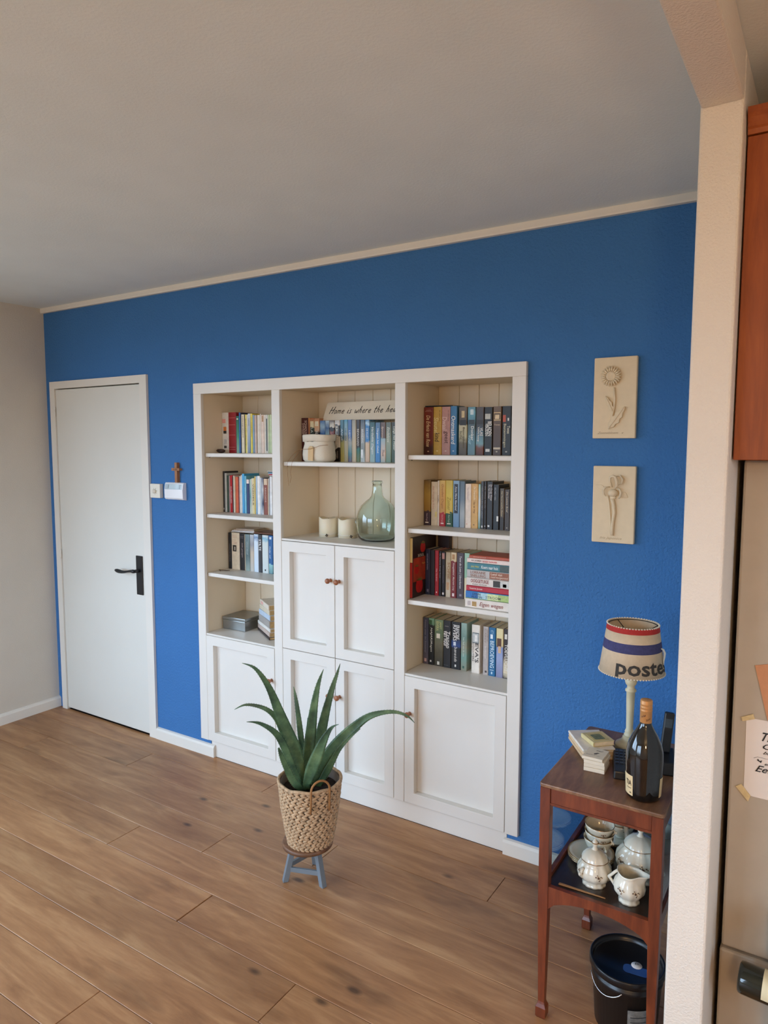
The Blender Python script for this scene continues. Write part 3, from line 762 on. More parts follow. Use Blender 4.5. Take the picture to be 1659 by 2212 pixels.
  (2.7379,0.0477,0.2142,[(0,(26,24,26)),(0.44,(26,24,26)),(0.5,(40,70,130)),(0.6,(36,56,100)),(0.64,(26,24,26)),(1,(28,26,28))],'black book with blue picture and white lettering',[(0.5,0.58,(220,228,240),0.25,0.5),(0.05,0.1,(230,228,225),0.4,0.55)],[('FRANCINE',(236,234,230),0.7,0.06,0.36,0.34,0),('RIVERS',(236,234,230),0.4,0.06,0.4,0.36,0),('De stem van de stilte',(226,222,216),0.5,0.52,0.84,0.3,0.3)]),
  (2.7861,0.0301,0.2149,[(0,(140,140,120)),(0.3,(120,160,150)),(0.5,(150,150,130)),(0.7,(110,140,130)),(1,(150,176,166))],'turquoise marbled book',[(0.05,0.1,(60,100,90),0.3,0.6)],[('het lied van de zee',(190,206,196),0.5,0.3,0.7,0.3,0)]),
  (2.8377,0.0402,0.215,(228,220,208),'white book titled EVAS DOCHTERS',[(0.62,0.84,(110,118,118),0.1,0.9),(0.64,0.82,(190,192,188),0.17,0.83),(0.66,0.79,(236,232,226),0.4,0.66)],[("EVA'S",(70,66,66),0.66,0.38,0.78,0.42,0),('DOCHTERS',(110,104,104),0.22,0.38,0.76,0.22,0)]),
  (2.8923,0.0261,0.2139,(178,168,162),'grey beige book',[(0.05,0.09,(70,60,60),0.4,0.75)],[('JACKIE',(140,130,126),0.75,0.05,0.3,0.24,0),('CAREY',(140,130,126),0.4,0.05,0.34,0.24,0),('Een tweede lente',(214,206,202),0.5,0.4,0.66,0.26,0.3)]),
  (2.9188,0.0325,0.2135,(28,100,146),'blue book titled BEPROEVING 1',[(0.04,0.09,(190,214,226),0.4,0.6),(0.77,0.86,(225,235,240),0.25,0.6)],[('BEPROEVING I',(206,226,236),0.52,0.27,0.88,0.55,0),('HETTY',(150,190,210),0.5,0.05,0.13,0.4,0)]),
  (2.9533,0.0329,0.2139,[(0,(130,130,160)),(0.4,(150,160,196)),(0.62,(130,150,196)),(0.66,(222,204,150)),(1,(226,212,164))],'pale yellow book with lady in blue',[(0.62,0.8,(90,56,40),0.12,0.75),(0.5,0.64,(206,170,136),0.3,0.7)],[]),
  (2.9866,0.0277,0.2152,[(0,(60,52,50)),(0.12,(222,206,176)),(0.3,(210,190,160)),(0.45,(56,44,42)),(1,(50,38,38))],'dark brown book titled TOEVLUCHT',[(0.8,0.9,(225,215,200),0.2,0.6)],[('TOEVLUCHT',(232,224,210),0.5,0.3,0.85,0.5,0)]),
 ]),
]

BAY = {'A': 'door-side', 'B': 'middle', 'C': 'trolley-side'}
SHN = {'1': 'top', '2': 'second', '3': 'third', '4': 'fourth'}
ORD = ['first', 'second', 'third', 'fourth', 'fifth', 'sixth', 'seventh', 'eighth', 'ninth', 'tenth', 'eleventh', 'twelfth', 'thirteenth', 'fourteenth',
       'fifteenth', 'sixteenth', 'seventeenth', 'eighteenth', 'nineteenth', 'twentieth', 'twenty-first', 'twenty-second', 'twenty-third', 'twenty-fourth',
       'twenty-fifth', 'twenty-sixth', 'twenty-seventh', 'twenty-eighth']
def upright_book(x, y, z, w, h, dep, col, label, group, bands=(), texts=(), dark_pages=False):
    t = thing('book', label, 'book', (x+w/2, y+dep/2, z), 0, group)
    cm = gradient(col) if isinstance(col, list) else plain(col, 0.42, var=0.10, vscale=45)
    c = min(0.0016, w*0.22)
    hw, hd = w/2, dep/2
    r = min(0.0030, w*0.30)
    out = [(-hw, hd), (-hw, -hd+r), (-hw+r*0.4, -hd+r*0.35), (-hw+r, -hd), (hw-r, -hd), (hw-r*0.4, -hd+r*0.35), (hw, -hd+r), (hw, hd)]
    inn = [(hw-c, hd), (hw-c, -hd+c+r), (-hw+c, -hd+c+r), (-hw+c, hd)]
    MB().prism(out+inn, lambda u, v, d: (u, v, d), 0.0, h).build('cover', cm, t)
    if w > 0.0035:
        box_part('pages', PAGES, t, -hw+c+0.0002, hw-c-0.0002, -hd+c+r+0.0002, hd-0.002, 0.0008, h-0.0015)
    yf = -hd-0.0004
    for bnd in bands:
        z0, z1, bc_, a, b = bnd if len(bnd) == 5 else (*bnd, 0.0, 1.0)
        a, b = max(a, 0.09), min(b, 0.91)
        MB().box(-hw+a*w, -hw+b*w, yf, -hd+0.0004, z0*h, z1*h).build('spine_print', plain(bc_, 0.45, var=0.12, vscale=120), t, fixn=False)
        yf -= 0.0002
    for s, tc, cx, f0, f1, hf, sh in texts:
        if f1-f0 < 0.02:                      # short word set across the spine
            text_part('title', s, ink(tc), t, (-hw*0.7, yf-0.0003, h*(1-f0)-0.006), (1, 0, 0), (0, 0, 1), w*0.7, 0.006, sh)
        else:
            hh = hf*w
            text_part('title', s, ink(tc), t, (-hw+cx*w-hh/2, yf-0.0003, h*(1-f0)), (0, 0, -1), (1, 0, 0), h*(f1-f0), hh, sh)
    return t
for key, zs, ys, rows in BOOKS:
    for i, (x, w, h, col, desc, bands, texts) in enumerate(rows):
        lab = '%s, %s from the door, %s %s shelf' % (desc, ORD[i+(key == 'C3')], SHN[key[1]], BAY[key[0]])
        dep = 0.105 if key == 'C3' and i < 4 else min(D-ys-0.002, 0.105+0.028*((i*37) % 10)/10)
        upright_book(x, ys, zs+0.0003, max(w-0.0004, 0.0012), h-0.0005, dep, col, lab, 'books on the %s %s shelf' % (SHN[key[1]], BAY[key[0]]), bands, texts)

def flat_book(name, label, cat, cx, cy, z, L, B, h, rz, col, group=None, text=None, tcol=(240, 240, 240), bands=(), page=PAGES, shear=0.0, tspan=(0.1, 0.9), texts=()):
    """book or booklet lying flat: spine along local -y face, length L along x"""
    t = thing(name, label, cat, (cx, cy, z), rz, group)
    cm = gradient(col) if isinstance(col, list) else plain(col, 0.45, var=0.08, vscale=40)
    c = min(0.0016, h*0.2)
    l, b = L/2, B/2
    r = min(0.003, h*0.3)
    out = [(b, 0), (-b+r, 0), (-b+r*0.35, r*0.4), (-b, r), (-b, h-r), (-b+r*0.35, h-r*0.4), (-b+r, h), (b, h)]
    inn = [(b, h-c), (-b+c+r, h-c), (-b+c+r, c), (b, c)]
    MB().prism(out+inn, lambda u, v, d: (d, u, v), -l, l).build('cover', cm, t)
    if h > 0.003:
        box_part('pages', page, t, -l+0.001, l-0.001, -b+c+r+0.0002, b-0.002, c+0.0002, h-c-0.0002)
    yf = -b-0.0004
    for x0, x1, z0, z1, bc_ in bands:
        MB().box(-l+x0*L, -l+x1*L, yf, -b+0.0004, z0*h, z1*h).build('spine_print', plain(bc_, 0.45, var=0.15, vscale=120), t, fixn=False)
    tx = list(texts)
    if text: tx.append((text, tcol, tspan[0], tspan[1], 0.28, 0.72, shear))
    for s, tc, x0, x1, z0, z1, sh in tx:
        text_part('title', s, ink(tc), t, (-l+x0*L, yf-0.0004, z0*h), (1, 0, 0), (0, 0, 1), (x1-x0)*L, (z1-z0)*h, sh)
    return t

# ---- stack lying in front on the third shelf of the right bay (front plane about y = 0.02)
z = 1.0005
STK = [
 (0.0380, 2.866, 0.196, (226, 218, 208), 'thick white book titled Eigen wegen, bottom of the lying stack', [(.16, .26, .2, .72, (176, 140, 80))], [('Eigen wegen', (150, 96, 90), .33, .86, .16, .74, .3), ('KOK', (170, 160, 170), .06, .13, .25, .75, 0)]),
 (0.0319, 2.868, 0.195, [(0, (120, 160, 90)), (1, (60, 130, 190))], 'blue and green lying book titled STROOM', [(.0, .28, 0.1, .9, (40, 110, 180)), (.28, .5, .1, .9, (170, 206, 216)), (.5, .74, .1, .9, (206, 220, 160)), (.74, .98, .1, .9, (170, 196, 120))], [('LYNN', (40, 60, 90), .16, .34, .52, .85, 0), ('AUSTIN', (40, 60, 90), .13, .38, .14, .46, 0), ('STROOM', (120, 130, 110), .46, .8, .25, .6, 0)]),
 (0.0230, 2.870, 0.193, (176, 34, 52), 'thin red lying book above the blue and green one', [], [('Susanna Jansen', (236, 216, 210), .08, .38, .3, .7, 0)]),
 (0.0333, 2.871, 0.192, (216, 208, 200), 'white lying book with dark flower picture', [(.62, .78, .12, .9, (50, 48, 44)), (.78, .97, .12, .9, (206, 206, 200)), (.84, .92, .2, .6, (60, 80, 56))], [('OOGGETUIGE', (140, 60, 66), .1, .52, .42, .86, 0), ('Esther Verhoek', (150, 130, 126), .14, .48, .14, .32, .2)]),
 (0.0333, 2.873, 0.190, [(0, (180, 176, 172)), (1, (190, 186, 182))], 'grey and rust brown lying book', [(.53, .98, .08, .92, (150, 92, 66))], [('LORRAINE', (150, 110, 96), .08, .44, .54, .88, 0), ('SNELLING', (150, 110, 96), .08, .44, .12, .46, 0), ('Land van', (224, 204, 184), .56, .82, .54, .86, .1), ('rood morgenrood', (224, 204, 184), .56, .95, .14, .46, .1)]),
 (0.0290, 2.875, 0.188, (66, 124, 136), 'teal lying book with white title', [(.76, .98, .08, .92, (70, 86, 84))], [('Julia Miller', (206, 206, 120), .08, .28, .3, .62, .1), ('Koers naar huis', (232, 238, 238), .33, .72, .28, .72, .1)]),
 (0.0188, 2.872, 0.191, (228, 210, 202), 'pinkish white lying book with red title', [], [('ALS JASMIJN', (80, 70, 70), .1, .34, .3, .68, 0), ('RODE PAPAVER', (196, 60, 66), .37, .7, .3, .68, 0)]),
 (0.0130, 2.882, 0.185, (176, 84, 62), 'thin orange brown lying book topping the stack', [], [('zomeravond', (220, 170, 150), .1, .4, .3, .7, .1)]),
]
for h, x0, L, col, lab, bands, tx in STK:
    B = 0.128
    flat_book('lying_book', lab, 'book', x0+L/2+0.004, 0.0155+B/2, z, L, B, h-0.0005, 0.0, col, 'books lying in a stack beside the upright ones', bands=bands, texts=tx)
    z += h

# ---- tall strawberry book leaning open to view at the side panel of the third shelf
t = thing('cookbook', 'tall cookbook with strawberries on its dark cover standing against the bookcase side panel', 'book', (2.5978, 0.036, 1.0005))
MB().box(-0.0070, 0.0070, 0, 0.215, 0, 0.268).build('cover', plain((44, 26, 22), 0.35, var=0.2, vscale=25), t, bevel=0.0015)
MB().box(-0.0060, 0.0060, -0.0006, 0.001, 0.158, 0.266).build('spine_print', plain((226, 208, 150), 0.4), t, fixn=False)
MB().box(-0.0060, 0.0060, -0.0006, 0.001, 0.002, 0.157).build('spine_print', plain((176, 40, 34), 0.4), t, fixn=False)
MB().box(0.0065, 0.0074, 0.006, 0.213, 0.070, 0.175).build('cover_print', plain((176, 62, 36), 0.35, var=0.25, vscale=30), t, fixn=False)
def berry(cy, cz, s):
    pts = []
    for k in range(20):
        a = 2*PI*k/20
        rr = s*(1-0.32*max(0, -math.sin(a))**2)
        pts.append((cy+rr*math.cos(a)*0.85, cz+rr*math.sin(a)*1.15))
    MB().prism(pts, lambda u, v, d: (d, u, v), 0.0068, 0.0077).build('strawberry_print', plain((190, 30, 28), 0.35, var=0.2, vscale=200), t)
    lf = []
    for k in range(14):
        a = PI*(0.1+0.8*k/13)
        rr = s*(0.95 if k % 2 else 0.45)
        lf.append((cy+rr*math.cos(a), cz+s*0.85+rr*0.7*math.sin(a)-s*0.25))
    MB().prism(lf, lambda u, v, d: (d, u, v), 0.0070, 0.0080).build('strawberry_leaf_print', plain((96, 120, 60), 0.4, var=0.2), t)
berry(0.060, 0.045, 0.036); berry(0.090, 0.215, 0.026); berry(0.035, 0.120, 0.022)
text_part('title', 'SOUL', ink((226, 216, 200)), t, (0.0076, 0.045, 0.178), (0, 1, 0), (0, 0, 1), 0.055, 0.012)
text_part('title', 'TIJD', ink((232, 190, 110)), t, (0.0078, 0.080, 0.140), (0, 1, 0), (0, 0, 1), 0.03, 0.008)
upright_book(2.606, 0.2625, 1.0005, 0.062, 0.262, 0.024, (42, 20, 18), 'tall dark brown book at the back behind the strawberry cookbook', None)

# ---- thin booklets lying on top of the upright books
flat_book('booklet', 'thin dark book lying flat on top of the pink and blue books', 'book', 2.662, 0.217, 1.8387, 0.135, 0.12, 0.005, 0.0, (36, 40, 46))
z = 1.2045
for i, (L, B, h, rz, col, lab) in enumerate([
    (0.150, 0.115, 0.004, 0.30, (206, 204, 200), 'white magazine lying lowest on the black and cream books'),
    (0.150, 0.110, 0.005, 0.33, (216, 216, 216), 'white softcover lying on another magazine above the cream book'),
    (0.140, 0.105, 0.005, 0.22, (190, 170, 150), 'beige booklet lying third in the small pile'),
    (0.120, 0.100, 0.004, 0.36, (196, 182, 166), 'sand coloured booklet lying on top of the small pile')]):
    flat_book('booklet', lab, 'book', 1.475+0.004*i, 0.212, z, L, B, h, rz*0.3, col, 'booklets lying on the third shelf books')
    z += h+0.0003
flat_book('booklet', 'brown leather notebook lying beside the pile of white magazines', 'book', 1.630, 0.215, 1.2055, 0.14, 0.115, 0.007, 0.02, (110, 66, 44))
z = 1.5125
for i, (h, col, lab) in enumerate([(0.004, (232, 228, 224), 'white booklet lying lowest on the row of childrens books'), (0.006, (200, 60, 70), 'red booklet in the little pile on the second shelf'),
                              (0.007, (140, 180, 200), 'light blue booklet in the little pile on the second shelf'), (0.004, (70, 90, 110), 'dark blue booklet in the little pile on the second shelf'),
                              (0.004, (226, 226, 222), 'white booklet on top of the little pile')]):
    flat_book('booklet', lab, 'book', 1.752-0.004*i, 0.205, z, 0.13, 0.12, h, 0.05*i-0.1, col, 'booklets in the little pile on the second shelf')
    z += h+0.0003

# ---- stack of antique books on the low left shelf, spines towards the door, turned
z = 0.6795
OLD = [(0.014, 0.235, 0.118, -0.58, (60, 52, 50), 'dark antique book at the bottom of the stack beside the tin'),
       (0.023, 0.228, 0.115, -0.57, (196, 176, 164), 'pinkish antique book above the dark bottom one'),
       (0.019, 0.224, 0.112, -0.55, (226, 222, 214), 'white antique book in the middle of the stack beside the tin'),
       (0.037, 0.205, 0.108, -0.57, (168, 162, 156), 'thick grey antique book with tan page edges'),
       (0.028, 0.190, 0.105, -0.54, (190, 206, 222), 'light blue antique book in the stack beside the tin'),
       (0.026, 0.180, 0.102, -0.56, (216, 204, 180), 'cream antique book second from the top of the stack'),
       (0.026, 0.178, 0.102, -0.59, (226, 216, 200), 'cream antique book with pink label topping the stack')]
for h, L, B, rz, col, lab in OLD:
    flat_book('antique_book', lab, 'book', 1.686, 0.166, z, L, B, h-0.0004, rz, col, 'antique books in the stack beside the tin',
              bands=[(.1, .35, .2, .8, (226, 170, 160))] if 'pink label' in lab else (), page=plain((186, 156, 108), 0.85, var=0.15, vscale=80))
    z += h

# ---- tin box
tin = thing('tin_box', 'grey metal storage tin with a lid on the lowest open shelf', 'box', (1.452, 0.185, 0.6795), 0.05)
TINM = plain((150, 152, 150), 0.33, 0.85, var=0.12, vscale=8, name='brushed_tin')
MB().box(-0.078, 0.078, -0.082, 0.082, 0, 0.052).build('tin_body', TINM, tin, bevel=0.003, seg=2)
MB().box(-0.080, 0.080, -0.084, 0.084, 0.0525, 0.068).build('tin_lid', TINM, tin, bevel=0.003, seg=2)

# ---- small dark shell and twig
t = thing('dried_seed_pod', 'small dark brown seed pod lying on the top left shelf', 'seed pod', (1.405, 0.085, 1.6293))
m = MB().ball((0, 0, 0.011), (0.027, 0.016, 0.011), 14, 8)
m.build('pod', plain((52, 34, 28), 0.55, var=0.3, vscale=60), t)
MB().tube([(-0.026, -0.006, 0.012), (-0.010, -0.014, 0.019), (0.012, -0.013, 0.020), (0.026, -0.004, 0.013)], 0.0022, 6).build('ridge', plain((90, 60, 46), 0.5), t)
t = thing('twig', 'short brown twig lying in front of the cream book', 'twig', (1.378, 0.085, 1.0005))
MB().tube([(-0.006, 0, 0.003), (0.012, -0.006, 0.0035), (0.03, 0.004, 0.003), (0.046, 0.002, 0.0035), (0.062, 0.012, 0.003)], [0.0014, 0.0022, 0.002, 0.0022, 0.0012], 6).build('stem', plain((88, 64, 44), 0.7), t)
MB().tube([(0.012, -0.006, 0.0035), (0.018, -0.018, 0.003), (0.03, -0.022, 0.002)], [0.0018, 0.0012, 0.0008], 6).build('side_shoot', plain((88, 64, 44), 0.7), t)

# ================================================================== MIDDLE BAY OBJECTS
# ---- sign board with handwritten words
SX0, SX1, SZ0 = 2.004, 2.549, 1.7915
lean = math.atan2(0.042, 0.09)
sg = thing('sign_board', 'white wooden sign board with black handwritten words leaning above the books', 'sign', (SX0, 0.182, SZ0))
sgb = MB().prism([(0, 0), (SX1-SX0, 0), (SX1-SX0, 0.098), (0.006, 0.098), (0.0, 0.092)], lambda u, v, d: (u, d, v), 0.0, 0.008)
sgb.xf(Matrix.Rotation(-lean, 4, 'X'))
sgb.build('board', plain((226, 218, 200), 0.6, var=0.04), sg, bevel=0.001)
GL = {
 'H': (1.35, [[(0, 0), (.12, 1), (.2, 2)], [(1.1, 2.05), (1.0, 1), (.88, 0)], [(-.1, .95), (.5, 1.02), (1.3, 1.12)]]),
 'o': (0.85, [[(.35, 1), (.08, .8), (0, .4), (.15, .03), (.45, .05), (.62, .45), (.55, .85), (.35, 1), (.3, .9)]]),
 'm': (1.35, [[(0, 0), (.03, .5), (.05, 1), (.05, .75), (.25, .98), (.42, .95), (.5, .7), (.5, 0), (.52, .7), (.7, .97), (.88, .95), (.97, .7), (.97, .15), (1.1, 0)]]),
 'e': (0.85, [[(0, .45), (.35, .52), (.58, .68), (.5, .95), (.25, .98), (.03, .7), (.02, .3), (.2, .02), (.5, .05), (.7, .25)]]),
 'i': (0.45, [[(.05, 1), (.03, .3), (.12, 0), (.25, .1)], [(.1, 1.42), (.13, 1.5)]]),
 's': (0.75, [[(.5, .9), (.3, 1), (.12, .85), (.2, .6), (.42, .4), (.4, .1), (.15, 0), (-.05, .12)]]),
 'w': (1.2, [[(0, 1), (.02, .4), (.18, 0), (.4, .25), (.48, .75), (.52, .25), (.7, 0), (.9, .4), (.95, 1)]]),
 'h': (0.9, [[(0, 0), (.08, 1), (.16, 2), (.08, 1.1), (.06, .7), (.25, .95), (.45, .95), (.52, .7), (.52, .15), (.65, 0)]]),
 'r': (0.75, [[(0, 0), (.03, .5), (.05, 1), (.06, .65), (.25, .95), (.5, .92)]]),
 't': (0.65, [[(.15, 1.75), (.08, .9), (.08, .2), (.2, 0), (.38, .12)], [(-.18, 1.12), (.15, 1.15), (.48, 1.22)]]),
 'a': (0.9, [[(.5, .95), (.25, 1), (.03, .65), (.05, .2), (.25, .02), (.45, .35), (.52, .95), (.52, .2), (.68, 0)]]),
 ' ': (0.75, [])}
def handwriting(s, x0, z0, xh, plane, rad, name, mat, parent, slant=0.25):
    mb = MB(); x = 0.0
    for ch in s:
        adv, strokes = GL[ch]
        for st in strokes:
            mb.tube([plane(x0+(x+u+slant*v)*xh, z0+v*xh) for u, v in st], rad, 5)
        x += adv+0.12
    return mb.build(name, mat, parent), x
Rl = Matrix.Rotation(-lean, 4, 'X')
handwriting('Home is where the heart is', 0.030, 0.035, 0.0186, lambda u, v: tuple(Rl @ Vector((u, -0.0006, v))), 0.0015, 'lettering', ink((28, 26, 26)), sg)

# ---- washable paper bag with tag and twine
bag = thing('paper_bag', 'white crumpled paper storage bag with folded cuff, tag and twine', 'bag', (2.058, 0.085, 1.5913))
BAGM = plain((222, 214, 196), 0.8, var=0.05, vscale=20, bump=(45, 0.5, 0.004), name='washable_paper')
prof = []
m = MB(); n = 28
lev = [(0.0, 0.068), (0.012, 0.078), (0.035, 0.080), (0.060, 0.078), (0.085, 0.073), (0.096, 0.072)]
vs, fs = [], []
rnd = random.Random(3)
for j, (zz, rr) in enumerate(lev):
    for i in range(n):
        a = 2*PI*i/n
        q = 1/((abs(math.cos(a))**4+abs(math.sin(a))**4)**0.25)
        q = 1+(q-1)*0.55
        k = rr*q*(1+0.035*rnd.uniform(-1, 1)*(1 if 0 < j < 5 else 0.3))
        vs.append((k*math.cos(a), k*math.sin(a)*0.72, zz+0.002*rnd.uniform(-1, 1)*(j > 0)))
for j in range(len(lev)-1):
    for i in range(n):
        fs.append((j*n+i, j*n+(i+1) % n, (j+1)*n+(i+1) % n, (j+1)*n+i))
fs.append(tuple(range(n-1, -1, -1)))
m.add(vs, fs, True).build('bag_body', BAGM, bag)
m = MB()
vs, fs = [], []
for j, (zz, rr) in enumerate([(0.096, 0.073), (0.097, 0.080), (0.126, 0.082), (0.129, 0.080), (0.126, 0.0775), (0.100, 0.074)]):
    for i in range(n):
        a = 2*PI*i/n
        q = 1/((abs(math.cos(a))**4+abs(math.sin(a))**4)**0.25)
        q = 1+(q-1)*0.55
        vs.append((rr*q*math.cos(a), rr*q*math.sin(a)*0.72, zz+0.0015*math.sin(3*a)))
for j in range(5):
    for i in range(n):
        fs.append((j*n+i, j*n+(i+1) % n, (j+1)*n+(i+1) % n, (j+1)*n+i))
m.add(vs, fs, True).build('bag_cuff', BAGM, bag)
m = MB().prism([(-0.013, 0), (0.017, -0.004), (0.017, 0.055), (0.010, 0.066), (-0.002, 0.067), (-0.013, 0.058)], lambda u, v, d: (u-0.004, -0.0665+d+v*0.05, v+0.008), 0, 0.0012)
tagp = m.build('gift_tag', plain((216, 186, 140), 0.8, var=0.06), bag)
TW = plain((160, 112, 66), 0.9, var=0.2)
tw = MB()
tw.tube([(0.075, -0.030, 0.080), (0.05, -0.058, 0.077), (0.02, -0.066, 0.066), (-0.012, -0.068, 0.060), (-0.05, -0.063, 0.060), (-0.080, -0.048, 0.055)], 0.0009, 5)
tw.tube([(-0.080, -0.048, 0.055), (-0.095, -0.055, 0.050), (-0.115, -0.070, 0.025), (-0.122, -0.085, 0.004), (-0.124, -0.0905, -0.01), (-0.122, -0.0905, -0.05), (-0.119, -0.0905, -0.09), (-0.114, -0.0905, -0.115)], 0.0008, 5)
tw.tube([(-0.080, -0.048, 0.055), (-0.088, -0.065, 0.030), (-0.094, -0.085, 0.004), (-0.096, -0.0905, -0.012), (-0.103, -0.0905, -0.05), (-0.099, -0.0905, -0.075), (-0.107, -0.0905, -0.10)], 0.0008, 5)
tw.build('twine', TW, bag)

# ---- two wax candles tied with cord and a charm
def candle(x, y, label):
    c = thing('candle', label, 'candle', (x, y, 1.2235), 0, 'cream pillar candles')
    prof = [(0.001, 0), (0.0445, 0), (0.0455, 0.003), (0.0455, 0.092)]
    vs, fs = [], []
    n = 32
    ring = [(0.0455, 0.0), (0.0455, 0.045), (0.0455, 0.092), (0.0435, 0.0935), (0.040, 0.086), (0.0, 0.078)]
    m = MB()
    for j, (r, zz) in enumerate(ring):
        for i in range(n):
            a = 2*PI*i/n
            vs.append((r*math.cos(a), r*math.sin(a), zz+(0.0035*math.sin(2*a+1+x*9)+0.002*math.sin(5*a) if 2 <= j <= 3 else 0)))
    for j in range(len(ring)-1):
        for i in range(n):
            fs.append((j*n+i, j*n+(i+1) % n, (j+1)*n+(i+1) % n, (j+1)*n+i))
    fs.append(tuple(range(n-1, -1, -1)))
    mm, nt, b = _new('ivory_wax')
    b.inputs['Base Color'].default_value = (*lin((232, 222, 196)), 1)
    b.inputs['Roughness'].default_value = 0.5
    b.inputs['Subsurface Weight'].default_value = 0.3
    b.inputs['Subsurface Radius'].default_value = (0.02, 0.015, 0.008)
    m.add(vs, fs, True).build('wax', mm, c)
    MB().tube([(0, 0, 0.078), (0.001, 0, 0.086), (0.003, 0, 0.090)], 0.0012, 6).build('wick', plain((40, 34, 30), 0.9), c)
    MB().tube([(0.0462*math.cos(a), 0.0462*math.sin(a), 0.017+0.003*math.sin(a)) for a in [2*PI*k/32 for k in range(32)]], 0.0010, 5, closed=True).build('cord', plain((236, 232, 222), 0.7), c)
    ch = MB()
    aa = math.atan2(-2.7, 1.95)+(-0.15 if x < 2.1 else 0.35)
    px, py = 0.0475*math.cos(aa), 0.0475*math.sin(aa)
    for k in range(4):
        b2 = k*PI/2+0.3
        ch.ball((px-0.0045*math.cos(b2)*math.sin(aa), py+0.0045*math.cos(b2)*math.cos(aa), 0.010+0.0045*math.sin(b2)), 0.0028, 8, 5)
    ch.build('charm', plain((40, 36, 34), 0.3, 0.6), c)
candle(2.048, 0.165, 'cream pillar candle with cord and charm standing nearer the paper bag end')
candle(2.158, 0.175, 'cream pillar candle with cord and charm standing right beside the green glass bottle')

# ---- green glass demijohn
dj = thing('demijohn', 'green blown glass demijohn bottle with narrow neck on the middle shelf', 'bottle', (2.338, 0.162, 1.2235))
GG = solid_glass('green_bottle_glass', (241, 250, 245), 0.02)
outp = [(0.0001, 0.004), (0.060, 0.001), (0.078, 0.004), (0.088, 0.016), (0.094, 0.040), (0.0985, 0.075), (0.0975, 0.110), (0.090, 0.140), (0.076, 0.166), (0.055, 0.186), (0.036, 0.200), (0.0275, 0.213),
        (0.0245, 0.228), (0.0225, 0.250), (0.0210, 0.268), (0.0245, 0.270), (0.0250, 0.279), (0.0225, 0.282)]
inp = [(0.0185, 0.281), (0.0180, 0.268), (0.0195, 0.250), (0.0212, 0.228), (0.0245, 0.211), (0.033, 0.197), (0.052, 0.183), (0.073, 0.163), (0.087, 0.138), (0.0943, 0.110), (0.0952, 0.075), (0.0905, 0.040), (0.0845, 0.019), (0.075, 0.010), (0.058, 0.0075), (0.0001, 0.012)]
MB().lathe(outp+inp, 48).build('bottle_glass', GG, dj)
MB().tube([(0.0985*math.cos(a)*1.005, 0.0985*math.sin(a)*1.005, 0.085) for a in [PI+0.35+0.05*k for k in range(-2, 3)]], [0.004, 0.008, 0.010, 0.008, 0.004], 8).build('mould_lug', GG, dj)

# ================================================================== ON THE BLUE WALL
# ---- relief plaques
CLAY = plain((222, 204, 172), 0.75, var=0.03, vscale=30, name='cream_plaster_relief')
def plaque(x0, x1, z0, z1, label):
    t = thing('relief_plaque', label, 'plaque', ((x0+x1)/2, 0, z0), 0, 'relief flower plaques on the blue wall')
    w, h = (x1-x0)/2, z1-z0
    MB().box(-w, w, -0.020, -0.0005, 0, h).build('slab', CLAY, t, bevel=0.003, seg=2)
    return t, w*2, h
def leaf_poly(base, tip, width, lobes=4, n=28):
    b, e = Vector(base), Vector(tip)
    d = e-b
    nrm = Vector((-d.y, d.x)).normalized()
    L, Rr = [], []
    for i in range(n+1):
        s = i/n
        wv = width*math.sin(PI*s**0.75)**0.8*(1-0.30*(0.5+0.5*math.cos(2*PI*lobes*s)))
        c = b+d*s
        L.append(tuple(c+nrm*wv)); Rr.append(tuple(c-nrm*wv))
    return L+Rr[::-1][1:-1]
t, pw, ph = plaque(3.389, 3.539, 1.694, 1.981, 'upper cream relief plaque with a sunflower on a stem')
F = lambda fx, fz: ((fx-0.5)*pw, (1-fz)*ph)          # plaque fractions -> local x, z
yf = -0.020
cx, cz = F(0.41, 0.235)
m = MB().lathe([(0.0001, 0.012), (0.010, 0.0125), (0.0135, 0.0135), (0.0165, 0.012), (0.018, 0.000)], 24)
m.xf(Matrix.Translation((cx, yf, cz)) @ Matrix.Rotation(PI/2, 4, 'X') @ Matrix.Rotation(0.12, 4, 'Y'))
m.build('flower_disc', CLAY, t)
for ring, (n, ra, rb, yy) in enumerate([(22, 0.0165, 0.0365, 0.0060), (20, 0.0160, 0.0320, 0.0110)]):
    for k in range(n):
        a = 2*PI*(k+0.5*ring)/n
        L = rb-ra
        mm = MB().ball((0, 0, 0), (L*0.56, 0.0036, 0.0040), 8, 6)
        mm.xf(Matrix.Translation((cx+math.cos(a)*(ra+rb)/2, yf-yy, cz+math.sin(a)*(ra+rb)/2)) @ Matrix.Rotation(PI/2, 4, 'X') @ Matrix.Rotation(a, 4, 'Z') @ Matrix.Rotation(-0.15, 4, 'Y'))
        mm.build('petal', CLAY, t)
stem = [F(0.49, 0.375), F(0.515, 0.52), F(0.50, 0.63), F(0.45, 0.76), F(0.39, 0.885)]
MB().tube([(u, yf-0.004, v) for u, v in stem], [0.0036, 0.0038, 0.0036, 0.0034, 0.0022], 8).build('stem', CLAY, t)
for base, tip, wd, lb in ((F(0.48, 0.665), F(0.30, 0.475), 0.010, 3), (F(0.40, 0.87), F(0.76, 0.61), 0.017, 4)):
    mm = MB().prism(leaf_poly(base, tip, wd, lb), lambda u, v, d: (u, d, v), yf-0.0085, yf+0.001)
    lf = mm.build('leaf', CLAY, t, bevel=0.0012)
    MB().tube([(base[0], yf-0.0085, base[1]), ((base[0]+tip[0])/2, yf-0.0095, (base[1]+tip[1])/2), (tip[0], yf-0.0086, tip[1])], [0.0018, 0.0018, 0.0008], 6).build('leaf_vein', CLAY, lf)
